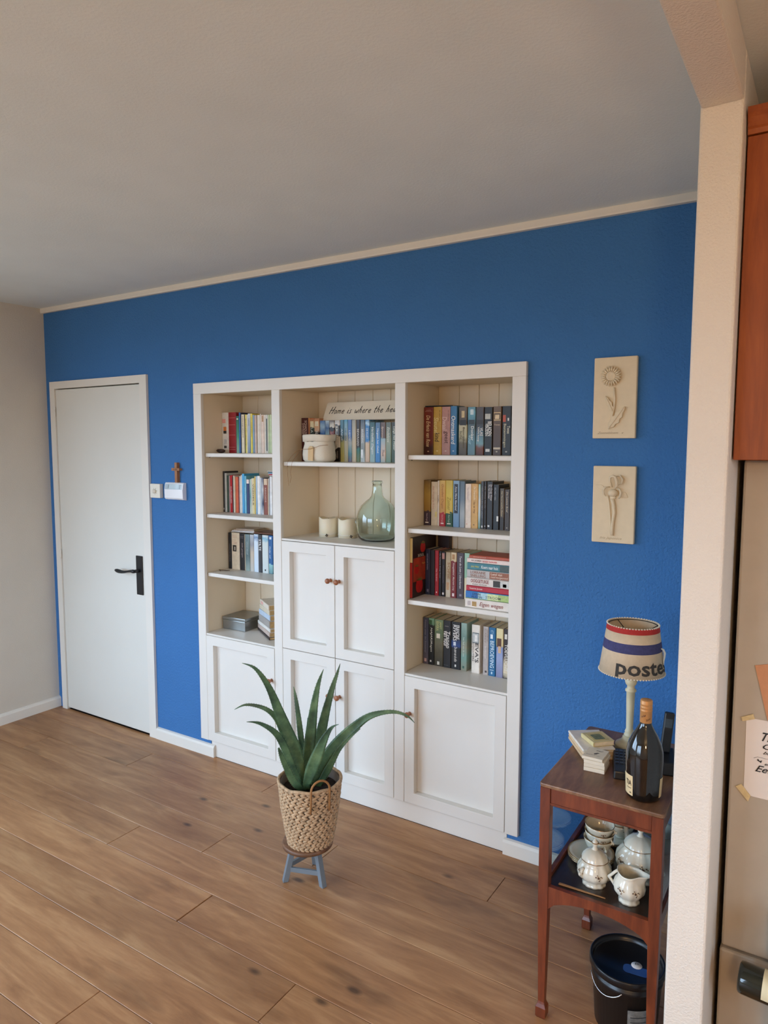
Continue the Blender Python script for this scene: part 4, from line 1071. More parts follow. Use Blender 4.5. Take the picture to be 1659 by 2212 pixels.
text_part('signature', 'Zonnebloem   v', ink((176, 158, 128)), t, (*[F(0.12, 0.945)[0]], yf-0.0006, F(0.12, 0.945)[1]), (1, 0, 0), (0, 0, 1), pw*0.62, 0.008, 0.4)

t, pw, ph = plaque(3.396, 3.546, 1.317, 1.595, 'lower cream relief plaque with an iris flower')
m = MB()
def loop_petal(pts, rad, name):
    MB().tube([(F(fx, fz)[0], yf-dy*1.5, F(fx, fz)[1]) for fx, fz, dy in pts], rad, 10, flat=0.8).build(name, CLAY, t)
loop_petal([(.47, .27, .004), (.43, .20, .008), (.44, .14, .011), (.50, .125, .013), (.56, .135, .013), (.60, .19, .012), (.60, .25, .010), (.55, .285, .006)], [.003, .0045, .005, .005, .005, .0055, .005, .003], 'standard_petal')
loop_petal([(.58, .13, .004), (.66, .12, .006), (.72, .17, .006), (.70, .22, .005), (.62, .24, .004)], [.002, .0035, .004, .0035, .002], 'outer_petal')
for pts in ([(.42, .27, .003), (.33, .27, .008), (.28, .31, .010), (.29, .36, .009), (.34, .39, .006)], [(.60, .28, .003), (.67, .30, .009), (.70, .34, .011), (.68, .39, .009), (.64, .415, .005)]):
    loop_petal(pts, [.002, .004, .0048, .0042, .002], 'fall_petal')
MB().ball((F(.50, .345)[0], yf-0.006, F(.50, .345)[1]), (0.018, 0.016, 0.014), 16, 10).build('lip_petal', CLAY, t)
MB().ball((F(.50, .405)[0], yf-0.004, F(.50, .405)[1]), (0.011, 0.006, 0.007), 14, 8).build('calyx', CLAY, t)
MB().prism(leaf_poly(F(.30, .30), F(.06, .25), 0.009, 1), lambda u, v, d: (u, d, v), yf-0.002, yf+0.001).build('outer_petal', CLAY, t, bevel=0.0008)
MB().prism(leaf_poly(F(.66, .34), F(.84, .40), 0.011, 1), lambda u, v, d: (u, d, v), yf-0.002, yf+0.001).build('outer_petal', CLAY, t, bevel=0.0008)
MB().tube([(F(a, b)[0], yf-0.005, F(a, b)[1]) for a, b in ((.48, .42), (.52, .50), (.54, .60), (.51, .72), (.50, .82), (.50, .90))], [.0068, .006, .0056, .0054, .0054, .005], 10).build('stem', CLAY, t)
MB().tube([(F(a, b)[0], yf-0.002, F(a, b)[1]) for a, b in ((.37, .385), (.41, .50), (.44, .65), (.455, .78), (.465, .885))], [.0032, .0032, .0032, .003, .002], 8).build('leaf_blade', CLAY, t)
text_part('signature', 'Iris Japonica', ink((186, 166, 132)), t, (F(0.2, 0.96)[0], yf-0.0006, F(0.2, 0.96)[1]), (1, 0, 0), (0, 0, 1), pw*0.52, 0.011, 0.4)

# ---- wooden cross
t = thing('wooden_cross', 'small brown wooden cross hanging above the white thermostat', 'cross', (1.172, 0, 1.40))
CRW = wood('cross_wood', (110, 70, 40), (160, 108, 66), (196, 146, 96), grain=(14, 14, 3), rough=0.5)
MB().box(-0.0095, 0.0095, -0.020, -0.0005, 0.06, 0.178).build('upright', CRW, t, bevel=0.001)
cb = MB().box(-0.030, 0.030, -0.0235, -0.0203, 0.134, 0.149).build('crossbar', CRW, t, bevel=0.001)
MB().box(-0.028, 0.028, -0.020, -0.0005, 0.136, 0.147).build('crossbar_core', CRW, t, bevel=0.001)
text_part('inscription', 'hartelijk', ink((90, 54, 30)), t, (-0.018, -0.0239, 0.1385), (1, 0, 0), (0, 0, 1), 0.036, 0.006, 0.2)

# ---- thermostat
t = thing('thermostat', 'white wall thermostat with a grey display strip below the cross', 'thermostat', (1.158, 0, 1.376))
WP = plain((236, 237, 240), 0.35, var=0.01, name='white_plastic')
prof = [(0.0005, 0.0), (0.026, 0.004), (0.034, 0.012), (0.035, 0.055), (0.027, 0.088), (0.020, 0.094), (0.0005, 0.094)]
m = MB(); vs = []; n = 13; fs = []
for i in range(n):
    s = -1+2*i/(n-1)
    bul = 1-0.22*s*s
    for u, v in prof:
        vs.append((s*0.071, -0.0005-(u-0.0005)*bul, v+0.001*(1-s*s)))
k = len(prof)
for i in range(n-1):
    for j in range(k):
        fs.append((i*k+j, i*k+(j+1) % k, (i+1)*k+(j+1) % k, (i+1)*k+j))
fs += [tuple(range(k)), tuple(range((n-1)*k, n*k))[::-1]]
m.add(vs, fs).build('housing', WP, t)
def th(s, v, out=0.0006):     # point on the slanted upper face
    bul = 1-0.22*s*s
    u = 0.035+(0.027-0.035)*(v-0.055)/(0.088-0.055)
    return (s*0.071, -0.0005-(u-0.0005)*bul-out, v+0.001*(1-s*s))
def th_patch(name, s0, s1, v0, v1, mat, out=0.0006, n=8):
    mm = MB(); vs = []; fs = []
    for i in range(n+1):
        s = s0+(s1-s0)*i/n
        vs += [th(s, v0, out), th(s, v1, out)]
    fs = [(2*i, 2*i+2, 2*i+3, 2*i+1) for i in range(n)]
    return mm.add(vs, fs).build(name, mat, t)
th_patch('display_strip', -0.93, 0.93, 0.058, 0.086, plain((176, 192, 200), 0.3))
th_patch('display', -0.42, 0.55, 0.061, 0.084, plain((196, 214, 220), 0.2), 0.0010)
th_patch('display_bar', -0.50, -0.46, 0.064, 0.081, plain((60, 66, 70), 0.4), 0.0014, 2)
for v in (0.062, 0.070, 0.078):
    th_patch('button', 0.70, 0.76, v, v+0.005, plain((90, 96, 104), 0.4), 0.0014, 2)

# ---- rotary switch box
t = thing('rotary_switch', 'square ivory wall switch box with rotary knob beside the door frame', 'switch', (1.006, 0, 1.383))
IV = plain((226, 222, 208), 0.4, var=0.02, name='ivory_plastic')
MB().box(-0.040, 0.040, -0.024, -0.0005, 0, 0.077).build('housing', IV, t, bevel=0.002, seg=2)
m = MB().lathe([(0.0001, 0.0), (0.012, 0), (0.011, 0.010), (0.009, 0.012), (0.0001, 0.012)], 20)
m.xf(Matrix.Translation((0.0, -0.024, 0.036)) @ Matrix.Rotation(PI/2, 4, 'X'))
m.build('knob', IV, t)
MB().box(-0.0022, 0.0022, -0.0395, -0.034, 0.025, 0.047).build('knob_grip', IV, t, bevel=0.001)
for k in range(7):
    a = PI*(0.15+1.7*k/6)+PI/2
    MB().box(-0.0008, 0.0008, -0.0246, -0.0238, -0.002, 0.002).xf(Matrix.Translation((0.017*math.cos(a), 0, 0.036+0.017*math.sin(a)))).build('dial_mark', plain((120, 112, 96), 0.5), t, fixn=False)

# ================================================================== ALOE ON ITS STOOL
ALOE = [
  [(2.4971,-0.6044,0.4194,0.0151),(2.4876,-0.6192,0.4963,0.0238),(2.4797,-0.636,0.5554,0.0245),(2.4532,-0.6695,0.6694,0.0191),(2.4344,-0.6981,0.7638,0.0129),(2.4195,-0.7246,0.8238,0.009),(2.402,-0.7541,0.8681,0.0051),(2.3786,-0.7892,0.8895,0.0008)],
  [(2.4514,-0.5769,0.3962,0.0117),(2.4329,-0.5918,0.4816,0.0135),(2.4146,-0.6065,0.5618,0.0125),(2.3945,-0.6226,0.6277,0.0112),(2.3674,-0.6444,0.6659,0.0085),(2.3333,-0.6717,0.6851,0.0062),(2.2993,-0.699,0.6896,0.004),(2.2701,-0.7224,0.6733,0.0009)],
  [(2.4995,-0.6281,0.4137,0.0123),(2.4808,-0.6519,0.4936,0.0149),(2.4645,-0.6777,0.5762,0.0134),(2.4492,-0.7049,0.6226,0.0103),(2.4252,-0.7407,0.6562,0.0064),(2.4119,-0.7692,0.6709,0.0034),(2.402,-0.7961,0.6787,0.0008)],
  [(2.5137,-0.6488,0.4079,0.0131),(2.5024,-0.6652,0.4366,0.0139),(2.4916,-0.6847,0.4867,0.0116),(2.4851,-0.7026,0.5323,0.0086),(2.4834,-0.7179,0.5723,0.0038)],
  [(2.452,-0.538,0.4326,0.011),(2.4434,-0.537,0.5011,0.0114),(2.4328,-0.5339,0.5637,0.011),(2.4196,-0.531,0.6354,0.0087),(2.4056,-0.5273,0.6927,0.0055),(2.3925,-0.5217,0.7262,0.0009)],
  [(2.492,-0.57,0.404,0.0197),(2.4978,-0.5654,0.4874,0.0224),(2.5053,-0.5594,0.5704,0.0205),(2.5164,-0.5504,0.6848,0.0142),(2.529,-0.5404,0.7665,0.008),(2.5448,-0.5276,0.825,0.0009)],
  [(2.4926,-0.5311,0.4024,0.02),(2.5018,-0.5199,0.4805,0.0218),(2.512,-0.5063,0.5531,0.0204),(2.5271,-0.4878,0.6531,0.0154),(2.5418,-0.4689,0.7342,0.01),(2.5526,-0.4526,0.7874,0.0054),(2.5589,-0.4394,0.8259,0.0009)],
  [(2.5296,-0.6168,0.4033,0.0149),(2.546,-0.6086,0.4567,0.0228),(2.5641,-0.6014,0.5084,0.0227),(2.5864,-0.592,0.5689,0.0165),(2.609,-0.5834,0.615,0.0087),(2.628,-0.5783,0.6372,0.0039),(2.6482,-0.5729,0.6473,0.0009)],
  [(2.511,-0.5291,0.4017,0.0154),(2.5314,-0.5179,0.4541,0.0181),(2.5527,-0.5084,0.4931,0.0189),(2.5885,-0.4885,0.5409,0.0202),(2.6351,-0.4608,0.5928,0.0179),(2.6818,-0.4339,0.6354,0.013),(2.7287,-0.4075,0.6541,0.0089),(2.7756,-0.3816,0.6583,0.0062),(2.8157,-0.3617,0.6445,0.004),(2.8426,-0.3528,0.6207,0.0009)],
  [(2.5408,-0.5309,0.3961,0.0117),(2.5572,-0.5225,0.4297,0.0135),(2.5746,-0.5155,0.4662,0.0116),(2.5994,-0.5036,0.5165,0.0085),(2.6385,-0.4813,0.5683,0.0053),(2.6689,-0.4665,0.5999,0.0036)],
  [(2.4617,-0.5174,0.4222,0.0101),(2.4556,-0.5162,0.4868,0.0092),(2.4508,-0.511,0.5408,0.0069),(2.4469,-0.5037,0.6071,0.0009)],
]
# n [-0.6258242   0.77996414  0.        ]

PC = (2.502, -0.562)
st = thing('plant_stool', 'small three-legged stool with brown seat and grey legs under the aloe', 'stool', (2.492, -0.567, 0))
GREYP = plain((112, 122, 130), 0.45, var=0.05, name='grey_blue_paint')
SEATW = wood('stool_seat_wood', (70, 46, 32), (110, 76, 52), (140, 100, 70), grain=(2, 14, 14), rough=0.5)
MB().lathe([(0.0001, 0.134), (0.090, 0.134), (0.097, 0.137), (0.098, 0.145), (0.096, 0.150), (0.092, 0.152), (0.0001, 0.152)], 40).build('seat', SEATW, st)
feet = [(2.436-2.492, -0.636+0.567), (2.580-2.492, -0.586+0.567), (2.463-2.492, -0.482+0.567)]
tops = []
for fx, fy in feet:
    a = math.atan2(fy, fx)
    tx, ty = 0.058*math.cos(a), 0.058*math.sin(a)
    tops.append((tx, ty))
    c, s = math.cos(a), math.sin(a)
    h = 0.0105
    ring = lambda x, y, z: [(x-h*c+h*s, y-h*s-h*c, z), (x+h*c+h*s, y+h*s-h*c, z), (x+h*c-h*s, y+h*s+h*c, z), (x-h*c-h*s, y-h*s+h*c, z)]
    MB().hexa(ring(fx, fy, 0), ring(tx, ty, 0.1335)).build('leg', GREYP, st, bevel=0.001)
for i in range(3):
    j = (i+1) % 3
    k = (0.36, 0.46, 0.46)[i]
    p = Vector((feet[i][0]+(tops[i][0]-feet[i][0])*k, feet[i][1]+(tops[i][1]-feet[i][1])*k, 0.1335*k))
    q = Vector((feet[j][0]+(tops[j][0]-feet[j][0])*k, feet[j][1]+(tops[j][1]-feet[j][1])*k, 0.1335*k))
    d = (q-p).normalized(); nn = Vector((-d.y, d.x, 0))*0.005
    p, q = p+d*0.010, q-d*0.010
    zz = Vector((0, 0, 0.009))
    MB().hexa([p-nn-zz, q-nn-zz, q+nn-zz, p+nn-zz], [p-nn+zz, q-nn+zz, q+nn+zz, p+nn+zz]).build('stretcher', GREYP, st, bevel=0.0008)

al = thing('potted_aloe', 'large green aloe plant in a woven seagrass basket on the small stool', 'potted plant', (PC[0], PC[1], 0.1525))
ao = (PC[0], PC[1], 0.1525)
BZ0, BZ1, BR0, BR1 = 0.0, 0.245, 0.085, 0.119
brad = lambda z: BR0+(BR1-BR0)*(z-BZ0)/(BZ1-BZ0)+0.004*math.sin(PI*(z-BZ0)/(BZ1-BZ0))
SEAG = plain((180, 150, 116), 0.8, var=0.32, vscale=70, name='seagrass')
lin_p = [(0.0001, 0.004)]+[(brad(z)-0.004, z) for z in (0.004, 0.06, 0.12, 0.18, 0.244)]+[(brad(z)-0.010, z) for z in (0.244, 0.18, 0.12)]+[(0.0001, 0.12)]
lin_o = MB().lathe(lin_p, 40).build('basket_liner', plain((96, 84, 72), 0.7, var=0.2), al)
# braided rows: every stitch a little lens laid in a chevron
wv = MB()
rows, nst = 14, 30
for j in range(rows):
    for sub in (-1, 1):
        z = BZ0+(BZ1-BZ0)*(j+0.5+sub*0.24)/rows
        r = brad(z)
        for i in range(nst):
            a = 2*PI*(i+(0.37*j) % 1+random.uniform(-.10, .10))/nst
            tilt = sub*0.42+random.uniform(-.10, .10)
            Lr = 2*PI*r/nst*0.66
            M = Matrix.Translation((r*math.cos(a), r*math.sin(a), z)) @ Matrix.Rotation(a, 4, 'Z') @ Matrix.Rotation(tilt, 4, 'X')
            k0 = len(wv.v)
            wv.ball((0, 0, 0), (0.0050+random.uniform(-.0008, .0008), Lr, 0.0052), 7, 5)
            wv.xf(M, k0)
bw = wv.build('basket_weave', SEAG, al, fixn=False)
tag(bw, kind='stuff')
rim = MB().tube([(brad(0.245)*math.cos(a), brad(0.245)*math.sin(a), 0.246+0.002*math.sin(9*a)) for a in [2*PI*k/60 for k in range(60)]], 0.0062, 8, closed=True)
rim.build('basket_rim', SEAG, al)
HANDL = plain((150, 104, 58), 0.75, var=0.15, vscale=60)
cd = math.atan2(-2.03, 1.63)       # direction of the viewer's side of the basket
for a0 in (cd+0.30, cd+0.30+PI):
    pts = []
    er, et = Vector((math.cos(a0), math.sin(a0), 0)), Vector((-math.sin(a0), math.cos(a0), 0))
    for sgn, zs_ in ((-1, (0.170, 0.200, 0.230, 0.255)), (1, None)):
        if zs_:
            pts += [er*(brad(min(z, 0.245))+0.009)+et*(sgn*0.036)+Vector((0, 0, z)) for z in zs_]
            pts += [er*(brad(0.245)+0.009)-et*(0.036*math.cos(q))+Vector((0, 0, 0.255+0.038*math.sin(q))) for q in [PI*k/10 for k in range(1, 10)]]
        else:
            pts += [er*(brad(min(z, 0.245))+0.009)+et*0.036+Vector((0, 0, z)) for z in (0.255, 0.230, 0.200, 0.170)]
    MB().tube(pts, 0.0042, 8).build('handle', HANDL, al)
soil = MB(); vs, fs = [], []
n = 36
for j, fr in enumerate((0.0, 0.35, 0.7, 1.0)):
    for i in range(n):
        a = 2*PI*i/n
        rr = (brad(0.215)-0.012)*fr
        vs.append((rr*math.cos(a), rr*math.sin(a), 0.212+(random.uniform(-.004, .004) if 0 < j < 3 else 0)))
for j in range(3):
    for i in range(n):
        fs.append((j*n+i, j*n+(i+1) % n, (j+1)*n+(i+1) % n, (j+1)*n+i))
soil.add(vs, fs).build('soil', plain((38, 28, 22), 0.95, var=0.4, vscale=120, bump=(180, 0.8, 0.004), name='potting_soil'), al)

def aloe_mat():
    m, nt, b = _new('aloe_leaf')
    vec = _coord(nt)
    n1 = _noise(nt, vec, 16, 3)
    n2 = _noise(nt, vec, 140, 2)
    r = _ramp(nt, n1.outputs['Fac'], [(0.28, lin((36, 60, 46))), (0.52, lin((70, 100, 70))), (0.75, lin((106, 134, 94)))])
    r2 = _ramp(nt, n2.outputs['Fac'], [(0.55, (1, 1, 1)), (0.68, (1.25, 1.25, 1.2))])
    mm = nt.nodes.new('ShaderNodeMixRGB'); mm.blend_type = 'MULTIPLY'; mm.inputs[0].default_value = 1
    nt.links.new(r.outputs[0], mm.inputs[1]); nt.links.new(r2.outputs[0], mm.inputs[2])
    nt.links.new(mm.outputs[0], b.inputs['Base Color'])
    b.inputs['Roughness'].default_value = 0.42
    return m
ALM = aloe_mat()
TEETH = plain((120, 130, 84), 0.5)
def smooth_path(P, steps=5):
    out = []
    n = len(P)
    for i in range(n-1):
        p0, p1, p2, p3 = P[max(i-1, 0)], P[i], P[i+1], P[min(i+2, n-1)]
        for s in range(steps):
            t = s/steps
            out.append(tuple(0.5*((2*b)+(-a+c)*t+(2*a-5*b+4*c-d)*t*t+(-a+3*b-3*c+d)*t**3) for a, b, c, d in zip(p0, p1, p2, p3)))
    out.append(P[-1])
    return out
toV = Vector((0.6258, -0.78, 0.0))       # broad face of the rosette leaves
for L in ALOE:
    P = smooth_path([(x-ao[0], y-ao[1], z-ao[2], w) for x, y, z, w in L])
    # root every leaf in the soil near the middle
    b0 = P[0]
    root = (b0[0]*0.45, b0[1]*0.45, 0.200, max(0.010, b0[3]*0.9))
    P = [root]+P
    m = MB(); vs, fs = [], []
    ns = 10
    tooth = MB()
    nP = len(P)
    for i in range(nP):
        c = Vector(P[i][:3]); w = max(P[i][3], 0.0006)
        tdir = (Vector(P[min(i+1, nP-1)][:3])-Vector(P[max(i-1, 0)][:3])).normalized()
        face = Vector((toV.x, toV.y, 0.35)); face = (face-tdir*face.dot(tdir)).normalized()
        side = tdir.cross(face)
        # crescent section: flat hollow front, rounded back
        sec = [(-1.0, 0.10), (-0.6, -0.02), (0.0, -0.08), (0.6, -0.02), (1.0, 0.10), (0.85, -0.18), (0.5, -0.38), (0.0, -0.46), (-0.5, -0.38), (-0.85, -0.18)]
        for u, v in sec:
            vs.append(c+side*(u*w)+face*(v*w))
        if 1 < i < nP-2 and w > 0.004:
            for sg_ in (-1, 1):
                b = c+side*(sg_*w*0.985)+face*(0.08*w)
                tip = b+side*(sg_*0.0030)+tdir*0.0022
                q = 0.0013
                tooth.add([b-tdir*q, b+tdir*q, b+face*q*1.2, b-face*q*1.2, tip], [(0, 2, 4), (2, 1, 4), (1, 3, 4), (3, 0, 4)])
    for i in range(nP-1):
        for k in range(ns):
            fs.append((i*ns+k, i*ns+(k+1) % ns, (i+1)*ns+(k+1) % ns, (i+1)*ns+k))
    fs += [tuple(range(ns)), tuple(range((nP-1)*ns, nP*ns))[::-1]]
    lf = m.add(vs, fs, True).build('leaf', ALM, al)
    if tooth.v:
        tooth.build('leaf_teeth', TEETH, lf)

# ================================================================== TEA TROLLEY
MAHO = wood('mahogany', (70, 28, 12), (106, 47, 22), (134, 66, 34), grain=(9, 9, 1.2), rough=0.38, coat=0.1, bump=0.05)
MAHT = wood('worn_mahogany_top', (86, 58, 40), (122, 86, 60), (156, 116, 84), grain=(8, 1.6, 8), rough=0.42, coat=0.1, bump=0.04)
DARKB = wood('dark_tray_wood', (34, 22, 16), (48, 32, 24), (62, 42, 32), grain=(8, 1.5, 8), rough=0.3, coat=0.2)
PANE = clear_glass('trolley_pane_glass', (238, 244, 244), 0.04)
TX0, TX1, TY0, TY1, TZ = 3.474, 3.812, -0.741, -0.256, 0.716
to = ((TX0+TX1)/2, (TY0+TY1)/2, 0.0)
tr = thing('tea_trolley', 'reddish mahogany tea trolley cabinet with glass sides beside the partition wall', 'trolley', to)
# top with rounded corners
def round_rect(x0, x1, y0, y1, r, n=5):
    pts = []
    for cx, cy, a0 in ((x1-r, y0+r, -PI/2), (x1-r, y1-r, 0), (x0+r, y1-r, PI/2), (x0+r, y0+r, PI)):
        for k in range(n+1):
            a = a0+PI/2*k/n
            pts.append((cx+r*math.cos(a), cy+r*math.sin(a)))
    return pts
MB().prism(round_rect(TX0, TX1, TY0, TY1, 0.012), lambda u, v, d: (u, v, d), TZ-0.012, TZ).build('table_top', MAHT, tr, to, bevel=0.003, seg=2)
lx = [(TX0+0.003, 1), (TX1-0.003, -1)]
ly = [(TY0+0.003, 1), (TY1-0.003, -1)]
LW = 0.029
for x, sx in lx:
    for y, sy in ly:
        def sq(s, z, inset=0.0):
            cx, cy = x+sx*LW/2, y+sy*LW/2
            return [(cx-s/2, cy-s/2, z), (cx+s/2, cy-s/2, z), (cx+s/2, cy+s/2, z), (cx-s/2, cy+s/2, z)]
        m = MB()
        lev = [(0.024, 0.0), (0.030, 0.006), (0.030, 0.034), (0.022, 0.044), (0.019, 0.050), (0.029, 0.36), (0.029, TZ-0.0125)]
        vs, fs = [], []
        for s, z in lev: vs += sq(s, z)
        for j in range(len(lev)-1):
            for k in range(4):
                fs.append((j*4+k, j*4+(k+1) % 4, (j+1)*4+(k+1) % 4, (j+1)*4+k))
        fs += [(3, 2, 1, 0), tuple(range(len(vs)-4, len(vs)))]
        m.add(vs, fs).build('leg', MAHO, tr, to, bevel=0.001)
ix0, ix1, iy0, iy1 = TX0+0.003+LW, TX1-0.003-LW, TY0+0.003+LW, TY1-0.003-LW
# aprons
MB().box(ix0, ix1, TY0+0.007, TY0+0.023, 0.652, TZ-0.0125).build('apron', MAHO, tr, to, bevel=0.0015)
MB().box(ix0, ix1, TY1-0.023, TY1-0.007, 0.652, TZ-0.0125).build('apron', MAHO, tr, to, bevel=0.0015)
MB().box(TX0+0.007, TX0+0.023, iy0, iy1, 0.652, TZ-0.0125).build('apron', MAHO, tr, to, bevel=0.0015)
MB().box(TX1-0.023, TX1-0.007, iy0, iy1, 0.652, TZ-0.0125).build('apron', MAHO, tr, to, bevel=0.0015)
MB().box(ix0, ix1, TY0+0.005, TY0+0.0069, 0.656, 0.661).build('apron_bead', MAHO, tr, to)
# lower tray: board and rails with an arched underside in front
MB().box(TX0+0.020, TX1-0.020, TY0+0.021, TY1-0.021, 0.394, 0.403).build('tray_board', DARKB, tr, to)
def arched(u0, u1, zt, mapf, d0, d1):
    n = 16
    pts = [(u0, zt), (u1, zt)]
    for k in range(n+1):
        s = k/n
        u = u1+(u0-u1)*s
        pts.append((u, zt-0.068+0.042*math.sin(PI*s)**0.55))
    return MB().prism(pts, mapf, d0, d1)
arched(ix0, ix1, 0.411, lambda u, v, d: (u, d, v), TY0+0.006, TY0+0.0205).build('tray_rail', MAHO, tr, to)
arched(ix0, ix1, 0.411, lambda u, v, d: (u, d, v), TY1-0.0205, TY1-0.006).build('tray_rail', MAHO, tr, to)
MB().box(TX0+0.006, TX0+0.0195, iy0, iy1, 0.376, 0.415).build('tray_rail', MAHO, tr, to, bevel=0.0012)
MB().box(TX1-0.0195, TX1-0.006, iy0, iy1, 0.376, 0.415).build('tray_rail', MAHO, tr, to, bevel=0.0012)
box_part('glass_pane', PANE, tr, TX0+0.011, TX0+0.014, iy0+0.0005, iy1-0.0005, 0.4155, 0.6515, to)
box_part('glass_pane', PANE, tr, TX1-0.014, TX1-0.011, iy0+0.0005, iy1-0.0005, 0.4155, 0.6515, to)
for y in (iy0, iy1-0.007):
    MB().box(TX0+0.0145, TX0+0.021, y, y+0.007, 0.4155, 0.6515).build('glazing_bead', wood('bead_wood', (80, 60, 40), (120, 92, 62), (150, 120, 84)), tr, to)

# ================================================================== TEA SET
CHINA = plain((226, 222, 206), 0.12, var=0.02, vscale=10, coat=0.4, name='cream_porcelain')
GOLD = plain((176, 124, 60), 0.25, 0.85, var=0.1, name='gold_rim')
DECAL = plain((92, 66, 50), 0.4, var=0.4, vscale=200, name='floral_transfer')
TRZ = 0.4033
def decal(parent, r, z, a, s=0.010):
    m = MB()
    for k, (du, dv, q) in enumerate(((0, 0, 1.0), (0.9, 0.4, 0.6), (-0.9, 0.3, 0.7), (0.3, -1.0, 0.6), (-0.4, 1.0, 0.5))):
        aa = a+du*s/r
        M = Matrix.Translation((r*math.cos(aa), r*math.sin(aa), z+dv*s)) @ Matrix.Rotation(aa, 4, 'Z')
        k0 = len(m.v); m.ball((0, 0, 0), (0.0007, s*0.42*q, s*0.36*q), 8, 4); m.xf(M, k0)
    m.build('floral_decal', DECAL, parent)
    m = MB()
    for du, dv in ((0.5, -0.5), (-0.2, 0.5), (1.3, 0.1)):
        aa = a+du*s/r
        k0 = len(m.v); m.ball((0, 0, 0), (0.0009, s*0.20, s*0.16), 6, 4)
        m.xf(Matrix.Translation((r*math.cos(aa), r*math.sin(aa), z+dv*s)) @ Matrix.Rotation(aa, 4, 'Z'), k0)
    m.build('gold_decal', GOLD, parent)
def gold_ring(parent, r, z, name='gold_rim', flute=0, amp=0.0, q=0.0009, sy=1.0):
    MB().tube([(r*(1+amp*abs(math.cos(flute*a/2)))*math.cos(a), sy*r*(1+amp*abs(math.cos(flute*a/2)))*math.sin(a), z) for a in [2*PI*k/40 for k in range(40)]], q, 5, closed=True).build(name, GOLD, parent)
def lid(parent, r, z, amp=0.05):
    l = MB().lathe([(r*1.04, z), (r*1.02, z+0.004), (r*0.9, z+0.014), (r*0.66, z+0.024), (r*0.34, z+0.030), (0.0001, z+0.031)], 48, flute=10, amp=amp).build('lid', CHINA, parent)
    MB().lathe([(r*0.34, z+0.028), (0.0075, z+0.033), (0.0055, z+0.039), (0.0085, z+0.045), (0.0095, z+0.050), (0.0060, z+0.056), (0.0025, z+0.060), (0.0001, z+0.062)], 16).build('finial', CHINA, l)
    MB().tube([(0.0097*math.cos(a), 0.0097*math.sin(a), z+0.050) for a in [2*PI*k/16 for k in range(16)]], 0.0012, 5, closed=True).build('finial_gold', GOLD, l)
    gold_ring(l, r*1.07, z+0.002, 'lid_gold')
def body(parent, R, Hh, foot, mouth, amp=0.06):
    pr = [(0.0001, 0.004), (foot*0.8, 0.004), (foot*1.08, 0.0), (foot*1.05, 0.005), (foot*0.92, 0.010), (foot*1.1, 0.018), (R*0.93, Hh*0.34), (R, Hh*0.52), (R*0.96, Hh*0.70), (R*0.80, Hh*0.86), (mouth, Hh*0.95), (mouth*1.04, Hh),
          (mouth*0.97, Hh), (mouth*0.92, Hh*0.94), (R*0.75, Hh*0.84), (R*0.90, Hh*0.6), (R*0.85, Hh*0.3), (0.0001, Hh*0.12)]
    MB().lathe(pr, 60, flute=10, amp=amp).build('vessel', CHINA, parent)
def handle(parent, r, z0, z1, out, a, q=0.0042, name='handle'):
    pts = []
    for k in range(13):
        s = k/12
        rr = r+out*math.sin(PI*s)**0.8
        z = z0+(z1-z0)*s+0.008*math.sin(2*PI*s)
        pts.append((rr*math.cos(a), rr*math.sin(a), z))
    MB().tube(pts, q, 8).build(name, CHINA, parent)
vdir = math.atan2(-1.93, 0.5)
# sugar bowl
s = thing('sugar_bowl', 'lidded cream porcelain sugar bowl with gold flowers beside the small jug', 'sugar bowl', (3.608, -0.634, TRZ))
body(s, 0.0475, 0.074, 0.030, 0.035)
lid(s, 0.0355, 0.073)
for da in (-0.9, 0.25, 1.2): decal(s, 0.0497, 0.044, vdir+da, 0.008)
handle(s, 0.045, 0.030, 0.060, 0.014, vdir+2.4); handle(s, 0.045, 0.030, 0.060, 0.014, vdir-0.74)
# milk jug
s = thing('milk_jug', 'small cream porcelain milk jug with spout and gold flowers at the tray front', 'jug', (3.713, -0.662, TRZ))
vs, fs = [], []; n = 60
pr = [(0.0001, 0.004), (0.022, 0.004), (0.028, 0.0), (0.027, 0.005), (0.024, 0.010), (0.030, 0.018), (0.040, 0.032), (0.042, 0.046), (0.038, 0.060), (0.032, 0.071), (0.032, 0.080), (0.034, 0.086), (0.032, 0.086), (0.030, 0.078), (0.034, 0.058), (0.036, 0.034), (0.0001, 0.014)]
m = MB()
sa = vdir+1.25
for j, (r, z) in enumerate(pr):
    for i in range(n):
        a = 2*PI*i/n
        rr = r*(1+0.05*abs(math.cos(5*a))*(1 if z < 0.07 else 0.2))
        if z > 0.058 and j > 5:
            d = (a-sa+PI) % (2*PI)-PI
            rr += 0.024*math.exp(-(d/0.33)**2)*((z-0.058)/0.028)
        zz = z+(0.004*math.cos(2*(a-sa)) if z > 0.076 else 0)
        vs.append((rr*math.cos(a), rr*math.sin(a), zz))
for j in range(len(pr)-1):
    for i in range(n):
        fs.append((j*n+i, j*n+(i+1) % n, (j+1)*n+(i+1) % n, (j+1)*n+i))
m.add(vs, fs, True).build('vessel', CHINA, s)
handle(s, 0.032, 0.022, 0.078, 0.026, sa+PI)
for da in (-0.6, 0.35): decal(s, 0.0442, 0.046, vdir+da, 0.008)
